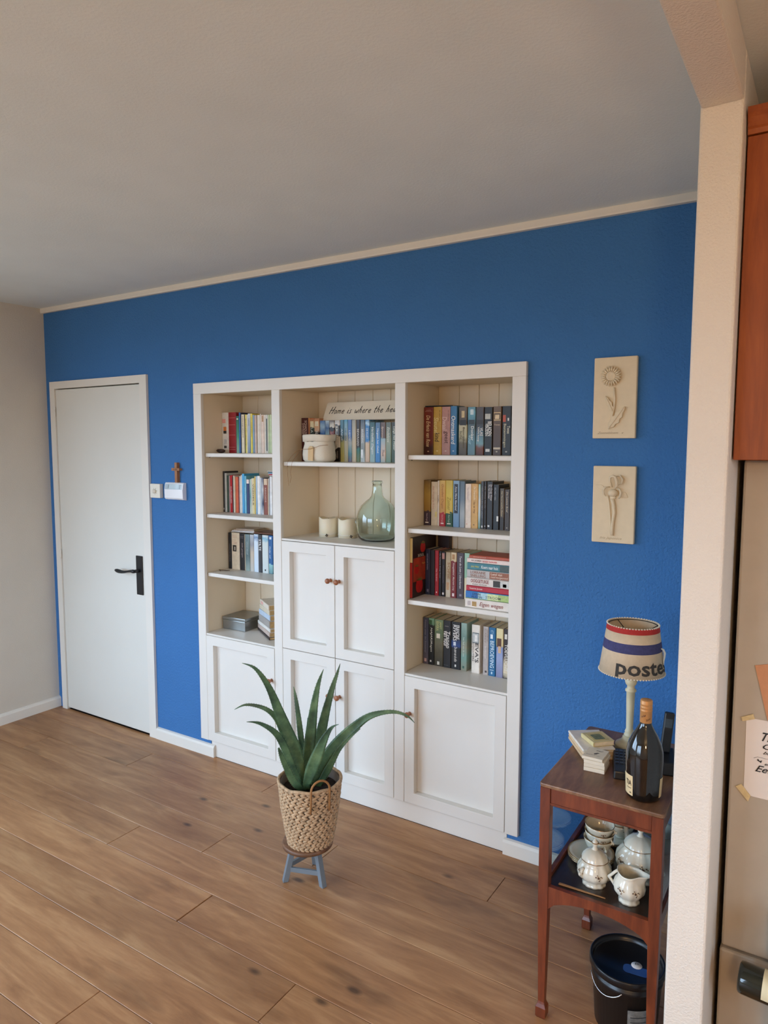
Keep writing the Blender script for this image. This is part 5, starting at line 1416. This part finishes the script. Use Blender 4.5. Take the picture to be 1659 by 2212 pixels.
# teapot
s = thing('teapot', 'large lidded cream porcelain teapot behind the milk jug', 'teapot', (3.712, -0.535, TRZ))
body(s, 0.066, 0.098, 0.040, 0.043)
lid(s, 0.0435, 0.097)
for da in (-0.9, 0.1, 0.9): decal(s, 0.0693, 0.062, vdir+da, 0.010)
ha = vdir+1.15
handle(s, 0.062, 0.030, 0.088, 0.028, vdir+0.75, 0.005)
spa = vdir-2.75
MB().tube([(0.055*math.cos(spa), 0.055*math.sin(spa), 0.035), (0.080*math.cos(spa), 0.080*math.sin(spa), 0.050), (0.092*math.cos(spa), 0.092*math.sin(spa), 0.078), (0.104*math.cos(spa), 0.104*math.sin(spa), 0.102)], [0.013, 0.010, 0.008, 0.006], 10).build('spout', CHINA, s)
# cups, saucers
def cup_at(x, y, z, a, lab, grp, rx=0.0):
    s = thing('teacup', lab, 'cup', (x, y, z), 0, grp)
    if rx: s.rotation_euler = (rx, 0.06, 0)
    pr = [(0.0001, 0.004), (0.016, 0.004), (0.019, 0.0), (0.018, 0.004), (0.024, 0.010), (0.036, 0.024), (0.0415, 0.040), (0.044, 0.050), (0.0428, 0.050), (0.040, 0.040), (0.034, 0.024), (0.020, 0.010), (0.0001, 0.008)]
    MB().lathe(pr, 36).build('bowl', CHINA, s)
    handle(s, 0.037, 0.018, 0.044, 0.014, a, 0.0026)
    gold_ring(s, 0.0436, 0.0505)
    decal(s, 0.0405, 0.034, vdir+0.3, 0.006)
def saucer_at(x, y, z, lab, grp, tilt=None):
    s = thing('saucer', lab, 'saucer', (x, y, z), 0, grp)
    if tilt: s.rotation_euler = tilt
    pr = [(0.0001, 0.002), (0.030, 0.002), (0.032, 0.0), (0.035, 0.002), (0.055, 0.008), (0.068, 0.012), (0.068, 0.0135), (0.054, 0.010), (0.034, 0.005), (0.0001, 0.0045)]
    MB().lathe(pr, 40, flute=12, amp=0.02).build('plate', CHINA, s)
    gold_ring(s, 0.0685, 0.0135)
for k in range(3):
    saucer_at(3.566, -0.520, TRZ+0.0058*k, ('bottom saucer of the pile under the front cups', 'middle saucer of the pile under the front cups', 'upper saucer of the pile under the front cups')[k], 'porcelain saucers', (0.0, 0.0, 0.0))
zc = TRZ+0.0225
for k in range(3):
    cup_at(3.584, -0.510, zc, vdir+0.5+0.5*k, ('lowest teacup in the front stack on the saucers', 'middle teacup in the front stack on the saucers', 'top teacup in the front stack on the saucers')[k], 'stacked porcelain teacups', 0.02*k)
    zc += 0.0225
for k in range(2):
    saucer_at(3.590, -0.372, TRZ+0.0058*k, ('lower saucer of the rear pile on the tray', 'upper saucer of the rear pile on the tray')[k], 'porcelain saucers')
zc = TRZ+0.0165
for k in range(3):
    cup_at(3.618, -0.370, zc, vdir+0.4+0.6*k, ('lowest teacup in the rear stack behind the teapot', 'middle teacup in the rear stack behind the teapot', 'top teacup in the rear stack behind the teapot')[k], 'stacked porcelain teacups')
    zc += 0.0225
s = thing('serving_bowl', 'white oval porcelain serving bowl at the back of the tray', 'bowl', (3.728, -0.375, TRZ))
body(s, 0.060, 0.075, 0.038, 0.054, 0.03)
gold_ring(s, 0.0575, 0.0755)
# wooden stick lying on the tray
s = thing('wooden_stick', 'flat wooden stick lying along the front rail of the tray', 'stick', (3.590, -0.700, TRZ))
MB().hexa([(-0.066, 0.000, 0.0005), (0.066, 0.0065, 0.0005), (0.066, 0.0100, 0.0005), (-0.066, 0.0095, 0.0005)], [(-0.066, 0.000, 0.0035), (0.066, 0.0065, 0.0030), (0.066, 0.0100, 0.0030), (-0.066, 0.0095, 0.0035)]).build('stick', wood('stick_wood', (120, 84, 52), (156, 114, 72), (180, 136, 92)), s, bevel=0.0006)

# ================================================================== BUCKET UNDER THE TROLLEY
bk = thing('paint_bucket', 'black plastic paint bucket with recessed lid and wire handle under the trolley', 'bucket', (3.703, -0.610, 0))
BKM = plain((20, 21, 24), 0.32, var=0.1, name='black_plastic')
MB().lathe([(0.0001, 0.0), (0.082, 0.0), (0.086, 0.004), (0.096, 0.150), (0.099, 0.152), (0.099, 0.160), (0.096, 0.162), (0.098, 0.178), (0.0001, 0.178)], 48).build('bucket_body', BKM, bk)
MB().lathe([(0.0001, 0.1785), (0.092, 0.1785), (0.094, 0.1835), (0.098, 0.194), (0.103, 0.195), (0.105, 0.191), (0.105, 0.176), (0.1025, 0.175), (0.1025, 0.172), (0.1000, 0.172), (0.1000, 0.1783)], 48).build('lid', BKM, bk)
MB().prism(round_rect(-0.036, 0.036, -0.017, 0.017, 0.013), lambda u, v, d: (0.030+u*math.cos(0.12)-v*math.sin(0.12), -0.018+u*math.sin(0.12)+v*math.cos(0.12), d), 0.1786, 0.1797).build('paint_swatch', plain((44, 84, 150), 0.6, var=0.08), bk)
stc = MB().lathe([(0.0001, 0.1799), (0.015, 0.1799), (0.015, 0.1803), (0.0001, 0.1803)], 24, (0.026, 0.002, 0)).build('sticker', plain((226, 226, 228), 0.5), bk)
text_part('sticker_mark', 'D', ink((40, 40, 44)), stc, (0.021, 0.0035, 0.1806), (1, 0.1, 0), (-0.1, 1, 0), 0.009, 0.008)
wa = vdir
pts = []
for k in range(17):
    s_ = k/16
    aa = wa-1.25+1.1*s_
    pts.append((0.1035*math.cos(aa), 0.1035*math.sin(aa), 0.158-0.028*math.sin(PI*s_)**0.7))
MB().tube(pts, 0.0016, 6).build('wire_handle', plain((190, 190, 192), 0.25, 0.9), bk)
lb = MB(); vs = []; fs = []
for k in range(11):
    aa = wa+0.02+0.9*k/10
    for z in (0.004, 0.108):
        r = 0.0862+(0.096-0.086)*(z-0.004)/0.146+0.0006
        vs.append((r*math.cos(aa), r*math.sin(aa), z))
fs = [(2*i, 2*i+2, 2*i+3, 2*i+1) for i in range(10)]
lbo = lb.add(vs, fs).build('label', plain((120, 124, 124), 0.5, var=0.3, vscale=60), bk)
for z in (0.085, 0.070, 0.062, 0.054, 0.040, 0.030):
    vs = []
    for k in range(9):
        aa = wa+0.10+0.74*k/8
        for dz in (0, 0.003):
            r = 0.0862+(0.096-0.086)*(z+dz-0.004)/0.146+0.0011
            vs.append((r*math.cos(aa), r*math.sin(aa), z+dz))
    MB().add(vs, [(2*i, 2*i+2, 2*i+3, 2*i+1) for i in range(8)]).build('label_line', plain((60, 64, 66), 0.6), lbo)

# ================================================================== ON THE TROLLEY TOP
Z0 = TZ+0.0004
# ---- table lamp
lp = thing('table_lamp', 'cream turned table lamp with striped linen shade lettered postes', 'lamp', (3.634, -0.374, Z0))
LPM = plain((206, 196, 164), 0.45, var=0.05, vscale=25, name='aged_cream_paint')
MB().lathe([(0.0001, 0), (0.043, 0), (0.044, 0.004), (0.041, 0.008), (0.043, 0.012), (0.041, 0.017), (0.033, 0.022), (0.027, 0.025), (0.0235, 0.031), (0.020, 0.034), (0.0205, 0.039), (0.0001, 0.039)], 40).build('base', LPM, lp)
MB().lathe([(0.0001, 0.0395), (0.012, 0.0395), (0.0165, 0.043), (0.0165, 0.048), (0.0125, 0.052), (0.0145, 0.056), (0.0125, 0.061), (0.0105, 0.066), (0.0112, 0.11), (0.0124, 0.155), (0.0130, 0.184), (0.0165, 0.187),
            (0.0165, 0.192), (0.0120, 0.196), (0.0110, 0.204), (0.0155, 0.209), (0.0180, 0.216), (0.0185, 0.222), (0.0150, 0.228), (0.0090, 0.232), (0.0090, 0.255), (0.0001, 0.255)], 32).build('column', LPM, lp)
MB().lathe([(0.0001, 0.2555), (0.014, 0.2555), (0.014, 0.300), (0.0125, 0.302), (0.0001, 0.302)], 16).build('lamp_socket', plain((226, 222, 212), 0.4), lp)
MB().lathe([(0.0001, 0.3025), (0.012, 0.3025), (0.013, 0.312), (0.022, 0.330), (0.026, 0.345), (0.022, 0.360), (0.0001, 0.369)], 20).build('light_bulb', plain((236, 234, 226), 0.2), lp)
SZ0_, SZ1_, SR0, SR1 = 0.253, 0.402, 0.0975, 0.0765
srad = lambda z: SR0+(SR1-SR0)*(z-SZ0_)/(SZ1_-SZ0_)
LINEN = plain((206, 184, 154), 0.9, var=0.06, vscale=60, bump=(500, 0.3, 0.001), name='natural_linen')
sh = MB().lathe([(SR0, SZ0_), (SR1, SZ1_), (SR1-0.002, SZ1_), (SR0-0.002, SZ0_), (SR0, SZ0_)], 64, cap=False).build('lamp_shade', LINEN, lp)
def shade_band(z0, z1, mat, name):
    MB().lathe([(srad(z0)+0.0005, z0), (srad(z1)+0.0005, z1)], 64, cap=False).build(name, mat, sh)
shade_band(0.385, 0.4015, plain((170, 44, 40), 0.9, var=0.1, vscale=90), 'red_stripe')
shade_band(0.327, 0.356, plain((62, 62, 104), 0.9, var=0.15, vscale=120), 'blue_stripe')
trm = MB()
for r, z, n in ((SR1, SZ1_, 56), (SR0, SZ0_, 70)):
    for k in range(n):
        a = 2*PI*k/n
        trm.ball((r*math.cos(a), r*math.sin(a), z), (0.0030, 0.0030, 0.0022), 6, 4)
tag(trm.build('braid_trim', plain((226, 214, 194), 0.9), sh, fixn=False), kind='stuff')
MB().tube([((SR1-0.004)*math.cos(a), (SR1-0.004)*math.sin(a), SZ1_-0.004) for a in [2*PI*k/40 for k in range(40)]], 0.0014, 6, closed=True).build('wire_ring', plain((60, 56, 50), 0.4, 0.7), sh)
for k in range(3):
    a = 2*PI*k/3+0.4
    MB().tube([((SR1-0.004)*math.cos(a), (SR1-0.004)*math.sin(a), SZ1_-0.004), (0.03*math.cos(a), 0.03*math.sin(a), SZ1_-0.03), (0.016*math.cos(a), 0.016*math.sin(a), 0.300)], 0.0014, 6).build('wire_spoke', plain((60, 56, 50), 0.4, 0.7), sh)
lv = math.atan2(-2.5954+0.374, 4.1336-3.634)
tv, tf, _a = text_geo('postes', 0.0, True)
def shade_pt(u, v):
    z = 0.2500+v*0.0530
    # subdivide-friendly wrap: angle from reading position
    a = lv-0.50+u*2.02
    r = srad(z)+0.0009
    return (r*math.cos(a), r*math.sin(a), z)
# slice the word finely so that it follows the curve
bm = bmesh.new()
bvs = [bm.verts.new((u, v, 0)) for u, v in tv]
for f_ in tf:
    try: bm.faces.new([bvs[i] for i in f_])
    except ValueError: pass
for k in range(1, 48):
    geom = bm.verts[:]+bm.edges[:]+bm.faces[:]
    bmesh.ops.bisect_plane(bm, geom=geom, plane_co=(k/48, 0, 0), plane_no=(1, 0, 0))
bmesh.ops.bisect_plane(bm, geom=bm.verts[:]+bm.edges[:]+bm.faces[:], plane_co=(0, (0.2555-0.2500)/0.0530, 0), plane_no=(0, -1, 0), clear_outer=True)
for v in bm.verts: v.co = shade_pt(v.co.x, v.co.y)
me = bpy.data.meshes.new('lettering'); bm.to_mesh(me); bm.free()
me.materials.append(plain((58, 54, 50), 0.9, var=0.1, vscale=100))
lo = bpy.data.objects.new('lettering', me); COL.objects.link(lo); lo.parent = sh
a = lv+1.25
MB().tube([((srad(z)+0.004+dx)*math.cos(a+da), (srad(z)+0.004+dx)*math.sin(a+da), z) for z, dx, da in ((0.338, -0.003, 0), (0.335, 0.003, 0.02), (0.325, 0.005, 0.05), (0.312, 0.002, 0.08), (0.30, -0.001, 0.06), (0.288, -0.002, 0.04))], [0.004, 0.006, 0.007, 0.006, 0.005, 0.003], 8, flat=0.5).build('tie_ribbon', plain((226, 220, 206), 0.9), sh)

# ---- dark bottle
bt = thing('liqueur_bottle', 'large dark glass bottle with tan capsule and cream labels on the trolley', 'bottle', (3.741, -0.664, Z0))
BTG = plain((14, 13, 13), 0.06, var=0.05, coat=0.5, name='black_bottle_glass')
MB().lathe([(0.0001, 0.003), (0.034, 0.003), (0.040, 0.0), (0.0445, 0.006), (0.0455, 0.020), (0.0478, 0.070), (0.0488, 0.105), (0.0475, 0.130), (0.0420, 0.152), (0.0320, 0.174), (0.0225, 0.190), (0.0165, 0.202), (0.0150, 0.212), (0.0148, 0.262), (0.0001, 0.262)], 48).build('bottle_glass', BTG, bt)
CAPS = plain((196, 140, 84), 0.42, 0.25, var=0.06, vscale=30, name='tan_capsule')
cap = MB().lathe([(0.0152, 0.208), (0.0156, 0.209), (0.0156, 0.240), (0.0160, 0.2405), (0.0160, 0.2425), (0.0156, 0.243), (0.0156, 0.249), (0.0160, 0.2495), (0.0160, 0.2515), (0.0156, 0.252), (0.0156, 0.258), (0.0160, 0.2585), (0.0160, 0.2605), (0.0156, 0.261), (0.0156, 0.268), (0.0146, 0.270), (0.0001, 0.270)], 32).build('capsule', CAPS, bt)
bv = math.atan2(-2.5954+0.664, 4.1336-3.741)
brd = lambda z: 0.0455+(0.0478-0.0455)*(z-0.020)/0.05+0.0005
def bottle_label(a0, a1, z0, z1, name):
    vs = []
    for k in range(13):
        aa = a0+(a1-a0)*k/12
        for z in (z0, z1):
            vs.append((brd(z)*math.cos(aa), brd(z)*math.sin(aa), z))
    return MB().add(vs, [(2*i, 2*i+2, 2*i+3, 2*i+1) for i in range(12)], True).build(name, plain((222, 196, 150), 0.6, var=0.04), bt)
l1 = bottle_label(bv-2.3, bv-0.62, 0.012, 0.068, 'front_label')
l2 = bottle_label(bv+1.02, bv+2.2, 0.012, 0.066, 'back_label')
for s_, u0, z_, hh, da in (('TIA', 0, 0.040, 0.014, 0.42), ('Liqueur', 0, 0.030, 0.005, 0.36), ('ML', 0, 0.018, 0.004, 0.14)):
    tv2, tf2, _ = text_geo(s_, 0.0)
    vs = []
    for u, v in tv2:
        aa = bv-0.70-da+u*da
        z = z_+v*hh
        vs.append(((brd(z)+0.0007)*math.cos(aa), (brd(z)+0.0007)*math.sin(aa), z))
    MB().add(vs, tf2).build('label_print', ink((44, 36, 30)), l1, fixn=False)
for s_, a_, z_ in (('Via', -0.75, 0.222), ('Roma', 0.05, 0.214)):
    tv2, tf2, _ = text_geo(s_, 0.3)
    vs = []
    for u, v in tv2:
        aa = bv+a_+u*0.7
        z = z_+v*0.006+u*0.007
        vs.append((0.0160*math.cos(aa), 0.0160*math.sin(aa), z))
    MB().add(vs, tf2).build('capsule_print', ink((96, 60, 40)), cap, fixn=False)

# ---- stack of square coasters
z = Z0
for k, (h, rz, dx, dy) in enumerate([(0.012, 0.10, 0, 0), (0.011, 0.13, -0.001, 0.0015), (0.011, 0.06, 0.001, 0), (0.009, 0.03, -0.004, 0.001)]):
    t = thing('coaster', ('thick white coaster at the bottom of the stack', 'second white coaster from the bottom of the stack', 'third white coaster in the stack', 'white coaster with printed bird topping the stack')[k], 'coaster', (3.586+dx, -0.562+dy, z), rz-0.42+0.38, 'white square coasters')
    MB().box(-0.030, 0.030, -0.036, 0.036, 0, h-0.0004).build('coaster_block', plain((222, 212, 192), 0.7, var=0.04), t, bevel=0.001)
    if k == 3:
        text_part('print', 'lief', ink((120, 112, 104)), t, (-0.004, 0.016, h), (1, 0, 0), (0, 1, 0), 0.022, 0.007, 0.3)
        text_part('print', 'Geniet van het leven', ink((120, 112, 104)), t, (-0.024, -0.018, h), (1, 0, 0), (0, 1, 0), 0.04, 0.004)
        MB().prism([(-0.002, -0.010), (0.004, -0.006), (0.006, 0.0), (0.010, 0.004), (0.005, 0.005), (0.001, 0.002), (-0.004, -0.004)], lambda u, v, d: (u, v, d), h-0.0002, h+0.0002).build('bird_print', ink((90, 84, 78)), t)
    z += h
# ---- little books
z = Z0
LB = [(0.0115, 0.152, 0.100, -0.98, (206, 176, 138), 'tan gift book at the bottom of the little pile on the trolley', None),
      (0.0115, 0.150, 0.098, -0.97, (214, 184, 146), 'tan gift book second in the little pile on the trolley', None),
      (0.0085, 0.150, 0.100, -0.96, (226, 218, 206), 'white gift book lying on the two tan ones', None),
      (0.0150, 0.076, 0.072, -0.78, (206, 190, 140), 'small thick book with green cover picture topping the little pile', (120, 124, 84))]
for i, (h, L, B, rz, col, lab, pic) in enumerate(LB):
    cx, cy = (3.5345, -0.442) if i < 3 else (3.555, -0.446)
    t = flat_book('gift_book', lab, 'book', cx, cy, z, L, B, h-0.0004, rz, col, 'gift books on the trolley', page=plain((222, 206, 176), 0.85, var=0.1, vscale=60))
    if pic:
        MB().prism(round_rect(-0.028, 0.028, -0.026, 0.026, 0.003), lambda u, v, d: (u, v, d), h-0.0006, h+0.0002).build('cover_print', plain((196, 180, 120), 0.5, var=0.1, vscale=60), t)
        MB().prism(round_rect(-0.018, 0.020, -0.018, 0.016, 0.004), lambda u, v, d: (u, v, d), h, h+0.0005).build('cover_picture', plain(pic, 0.5, var=0.35, vscale=90), t)
    z += h
# ---- keypad telephone lying beside the bottle
ph = thing('telephone', 'black cordless telephone handset with keypad lying beside the dark bottle', 'telephone', (3.648, -0.525, Z0), 0.27)
MB().hexa([(-0.024, -0.082, 0), (0.024, -0.082, 0), (0.024, 0.075, 0), (-0.024, 0.075, 0)], [(-0.022, -0.080, 0.024), (0.022, -0.080, 0.024), (0.022, 0.073, 0.030), (-0.022, 0.073, 0.030)]).build('handset_body', BLACK, ph, bevel=0.004, seg=2)
for r in range(5):
    for c in range(3):
        y = 0.052-0.019*r
        zt = 0.024+0.006*(y+0.080)/0.153
        MB().box(-0.017+0.0125*c, -0.008+0.0125*c, y-0.006, y+0.006, zt, zt+0.0022).build('key', plain((52, 52, 56), 0.35), ph, bevel=0.0006)
# ---- handset standing in its cradle
cr = thing('telephone_cradle', 'black telephone cradle standing behind the dark bottle at the wall side', 'telephone', (3.755, -0.455, Z0), 0.25)
MB().hexa([(-0.034, -0.055, 0), (0.034, -0.055, 0), (0.034, 0.045, 0), (-0.034, 0.045, 0)], [(-0.028, -0.046, 0.034), (0.028, -0.046, 0.034), (0.028, 0.038, 0.050), (-0.028, 0.038, 0.050)]).build('cradle', BLACK, cr, bevel=0.004, seg=2)
hs = thing('cordless_handset', 'black slim handset standing upright in the telephone cradle', 'telephone', (3.753, -0.446, Z0+0.0455), 0.25)
m = MB().box(-0.014, 0.014, -0.009, 0.009, 0, 0.118)
m.xf(Matrix.Rotation(-0.13, 4, 'X') @ Matrix.Rotation(0.10, 4, 'Y'))
m.build('handset_body', BLACK, hs, bevel=0.004, seg=2)
m = MB().box(-0.010, 0.010, -0.0100, -0.0085, 0.074, 0.100)
m.xf(Matrix.Rotation(-0.13, 4, 'X') @ Matrix.Rotation(0.10, 4, 'Y'))
m.build('display', plain((60, 66, 70), 0.15), hs)

# ================================================================== KITCHEN SIDE
# ---- refrigerator
FRM = plain((176, 164, 146), 0.36, 0.0, var=0.03, vscale=20, name='grey_steel_lacquer')
FYF = -0.690
fx0, fx1 = 3.951, 4.551
fr = thing('refrigerator', 'grey refrigerator with taped notes standing beside the partition wall', 'refrigerator', (4.251, -0.38, 0))
fo = (4.251, -0.38, 0)
box_part('fridge_body', plain((60, 60, 60), 0.5), fr, fx0+0.012, fx1-0.004, FYF+0.062, -0.04, 0.0, 1.615, fo)
MB().box(fx0, fx1, FYF, FYF+0.055, 0.386, 1.6325).build('fridge_door', FRM, fr, fo, bevel=0.006, seg=2)
MB().box(fx0-0.003, fx1, FYF-0.002, FYF+0.055, 0.05, 0.378).build('freezer_door', FRM, fr, fo, bevel=0.006, seg=2)
box_part('door_gasket', plain((30, 30, 30), 0.7), fr, fx0+0.008, fx1-0.006, FYF+0.0555, FYF+0.0615, 0.06, 1.615, fo)
MB().tube([(fx1-0.05, FYF-0.0005, 0.75), (fx1-0.05, FYF-0.04, 0.77), (fx1-0.05, FYF-0.04, 1.15), (fx1-0.05, FYF-0.0005, 1.17)], 0.008, 10).build('fridge_handle', plain((170, 170, 168), 0.3, 0.8), fr, fo)
# ---- note with calligraphy, tape, kraft card
PY = FYF-0.0008
nt_ = thing('paper_note', 'white paper note with black calligraphy taped to the refrigerator', 'paper', (4.056, PY, 0.80))
no = (4.056, PY, 0.80)
MB().add([(3.983, PY, 0.998), (4.130, PY-0.001, 0.998), (4.136, PY-0.001, 0.799), (3.985, PY, 0.800)], [(0, 3, 2, 1)]).build('sheet', plain((226, 216, 206), 0.8, var=0.02), nt_, no, fixn=False)
IK = ink((30, 28, 28))
for s_, x, z_, w, h_ in (('Trouw', 4.019, 0.946, 0.075, 0.022), ('Carlo', 4.022, 0.926, 0.060, 0.015), ('blijf bij', 4.023, 0.911, 0.05, 0.010), ('en', 4.028, 0.886, 0.010, 0.005), ('Eeuwig', 4.008, 0.861, 0.080, 0.022)):
    text_part('calligraphy', s_, IK, nt_, (x, PY-0.0014, z_), (1, 0, 0), (0, 0, 1), w, h_, 0.45, no)
MB().tube([(4.004, PY-0.0014, 0.899), (4.012, PY-0.0014, 0.904), (4.03, PY-0.0014, 0.903), (4.06, PY-0.0014, 0.905)], 0.0004, 4).build('flourish', ink((120, 112, 108)), nt_, no)
MB().prism([(4.011, 0.895), (4.020, 0.890), (4.022, 0.897), (4.017, 0.894), (4.013, 0.899)], lambda u, v, d: (u, d, v), PY-0.0014, PY-0.0009).build('flourish', IK, nt_, no)
TAPE = plain((206, 184, 136), 0.6, var=0.1, vscale=80, name='masking_tape')
for nm, q in (('masking_tape', [(3.972, 0.997), (3.975, 0.987), (4.002, 0.998), (3.998, 1.010)]), ('masking_tape', [(3.967, 0.817), (3.979, 0.826), (4.001, 0.801), (3.996, 0.785)])):
    MB().prism(q, lambda u, v, d: (u, d, v), PY-0.0022, PY-0.0014).build(nm, TAPE, nt_, no)
kc = thing('kraft_card', 'orange brown kraft card fixed to the refrigerator above the white note', 'card', (4.06, PY, 1.02))
MB().prism([(3.996, 1.132), (4.12, 1.166), (4.14, 1.05), (4.029, 1.000)], lambda u, v, d: (u, d, v), PY-0.0012, PY+0.0004).build('card', plain((196, 138, 98), 0.8, var=0.06, vscale=60), kc, (4.06, PY, 1.02))
tp2 = thing('tape_scrap', 'small scrap of masking tape stuck high on the refrigerator', 'tape', (4.022, PY, 1.33))
MB().prism([(4.016, 1.330), (4.034, 1.336), (4.035, 1.346), (4.017, 1.340)], lambda u, v, d: (u, d, v), PY-0.0006, PY+0.0004).build('tape', TAPE, tp2, (4.022, PY, 1.33))

# ---- wall cabinet above the refrigerator
CHER = wood('cherry_wood', (116, 52, 18), (148, 72, 26), (168, 90, 36), grain=(9, 9, 1.0), rough=0.5, coat=0.0, bump=0.05)
wc = thing('wall_cabinet', 'cherry wood kitchen wall cabinet with a cornice above the refrigerator', 'cabinet', (4.24, -0.42, 1.632))
wo = (4.24, -0.42, 1.632)
CY = -0.815
box_part('carcass', CHER, wc, 3.9395, 4.54, CY+0.0205, -0.005, 1.636, 2.352, wo)
MB().box(3.9395, 4.238, CY, CY+0.020, 1.634, 2.338).build('cabinet_door', CHER, wc, wo, bevel=0.0015)
MB().box(4.242, 4.54, CY, CY+0.020, 1.634, 2.338).build('cabinet_door', CHER, wc, wo, bevel=0.0015)
MB().prism([(CY+0.018, 2.340), (CY-0.004, 2.340), (CY-0.006, 2.350), (CY-0.010, 2.354), (CY-0.010, 2.362), (CY-0.016, 2.372), (CY-0.022, 2.380), (CY-0.022, 2.392), (CY+0.018, 2.392)], lambda u, v, d: (d, u, v), 3.9395, 4.54).build('cornice', CHER, wc, wo)

# ---- wine rack with a lying bottle
rk = thing('wine_rack', 'dark wooden wine rack post standing in front of the refrigerator', 'wine rack', (4.22, -0.775, 0))
RKM = wood('dark_rack_wood', (40, 20, 16), (58, 30, 24), (76, 42, 32), grain=(9, 9, 1.2), rough=0.45)
for x in (4.088, 4.30):
    for y in (-0.815, -0.745):
        MB().box(x-0.008-4.22, x+0.008-4.22, y-0.006+0.775, y+0.006+0.775, 0, 0.56).build('upright', RKM, rk, bevel=0.001)
for x in (4.088, 4.30):
    for z in (0.06, 0.325, 0.50):
        MB().box(x-0.007-4.22, x+0.007-4.22, -0.738+0.775-0.070, -0.751+0.775, z, z+0.014).build('rail', RKM, rk, bevel=0.001)
for y in (-0.815, -0.745):
    for z in (0.03, 0.53):
        MB().box(4.0965-4.22, 4.2915-4.22, y-0.005+0.775, y+0.005+0.775, z, z+0.016).build('stretcher', RKM, rk, bevel=0.001)
wb = thing('wine_bottle', 'dark green wine bottle with cream label lying in the dark wooden rack', 'bottle', (4.002, -0.780, 0.383))
WBG = plain((16, 24, 18), 0.06, var=0.1, coat=0.5, name='dark_green_glass')
m = MB().lathe([(0.0001, 0.012), (0.020, 0.006), (0.032, 0.0), (0.0355, 0.003), (0.037, 0.010), (0.037, 0.185), (0.034, 0.205), (0.022, 0.228), (0.0145, 0.242), (0.0138, 0.295), (0.0155, 0.297), (0.0155, 0.303), (0.0001, 0.304)], 40)
WM = Matrix.Rotation(-0.045, 4, 'Z') @ Matrix.Rotation(PI/2+0.035, 4, 'Y')
m.xf(WM); m.build('bottle_glass', WBG, wb)
m = MB(); vs = []
for k in range(17):
    aa = PI+0.64-1.25+2.5*k/16
    for z in (0.052, 0.15):
        vs.append((0.0375*math.cos(aa), 0.0375*math.sin(aa), z))
m.add(vs, [(2*i, 2*i+2, 2*i+3, 2*i+1) for i in range(16)], True).xf(WM)
m.build('label', plain((216, 206, 170), 0.6, var=0.04), wb)

# ================================================================== ADDED PENDANT LAMP (unseen behind the camera, warms the right side)
pl = thing('added_warm_lamp', 'added globe pendant lamp, unseen behind the camera, for warm light', 'lamp', (4.75, -3.75, 1.86))
MB().lathe([(0.0001, 0.632), (0.05, 0.632), (0.052, 0.638), (0.0001, 0.638)], 24).build('ceiling_rose', TRIM, pl)
MB().tube([(0, 0, 0.20), (0, 0, 0.632)], 0.004, 8).build('cord', plain((60, 56, 50), 0.6), pl)
MB().lathe([(0.0001, 0.205), (0.026, 0.200), (0.030, 0.160), (0.024, 0.158), (0.0001, 0.158)], 20).build('lamp_holder', plain((150, 120, 70), 0.3, 0.8), pl)
_m, _nt, _b = _new('added_warm_glow')
_b.inputs['Base Color'].default_value = (0.9, 0.8, 0.6, 1)
_b.inputs['Emission Color'].default_value = (1.0, 0.60, 0.28, 1)
_b.inputs['Emission Strength'].default_value = LAMP  # added source: warm light on the right and upper surfaces
MB().ball((0, 0, 0.02), 0.14, 24, 14).build('glow_globe', _m, pl)
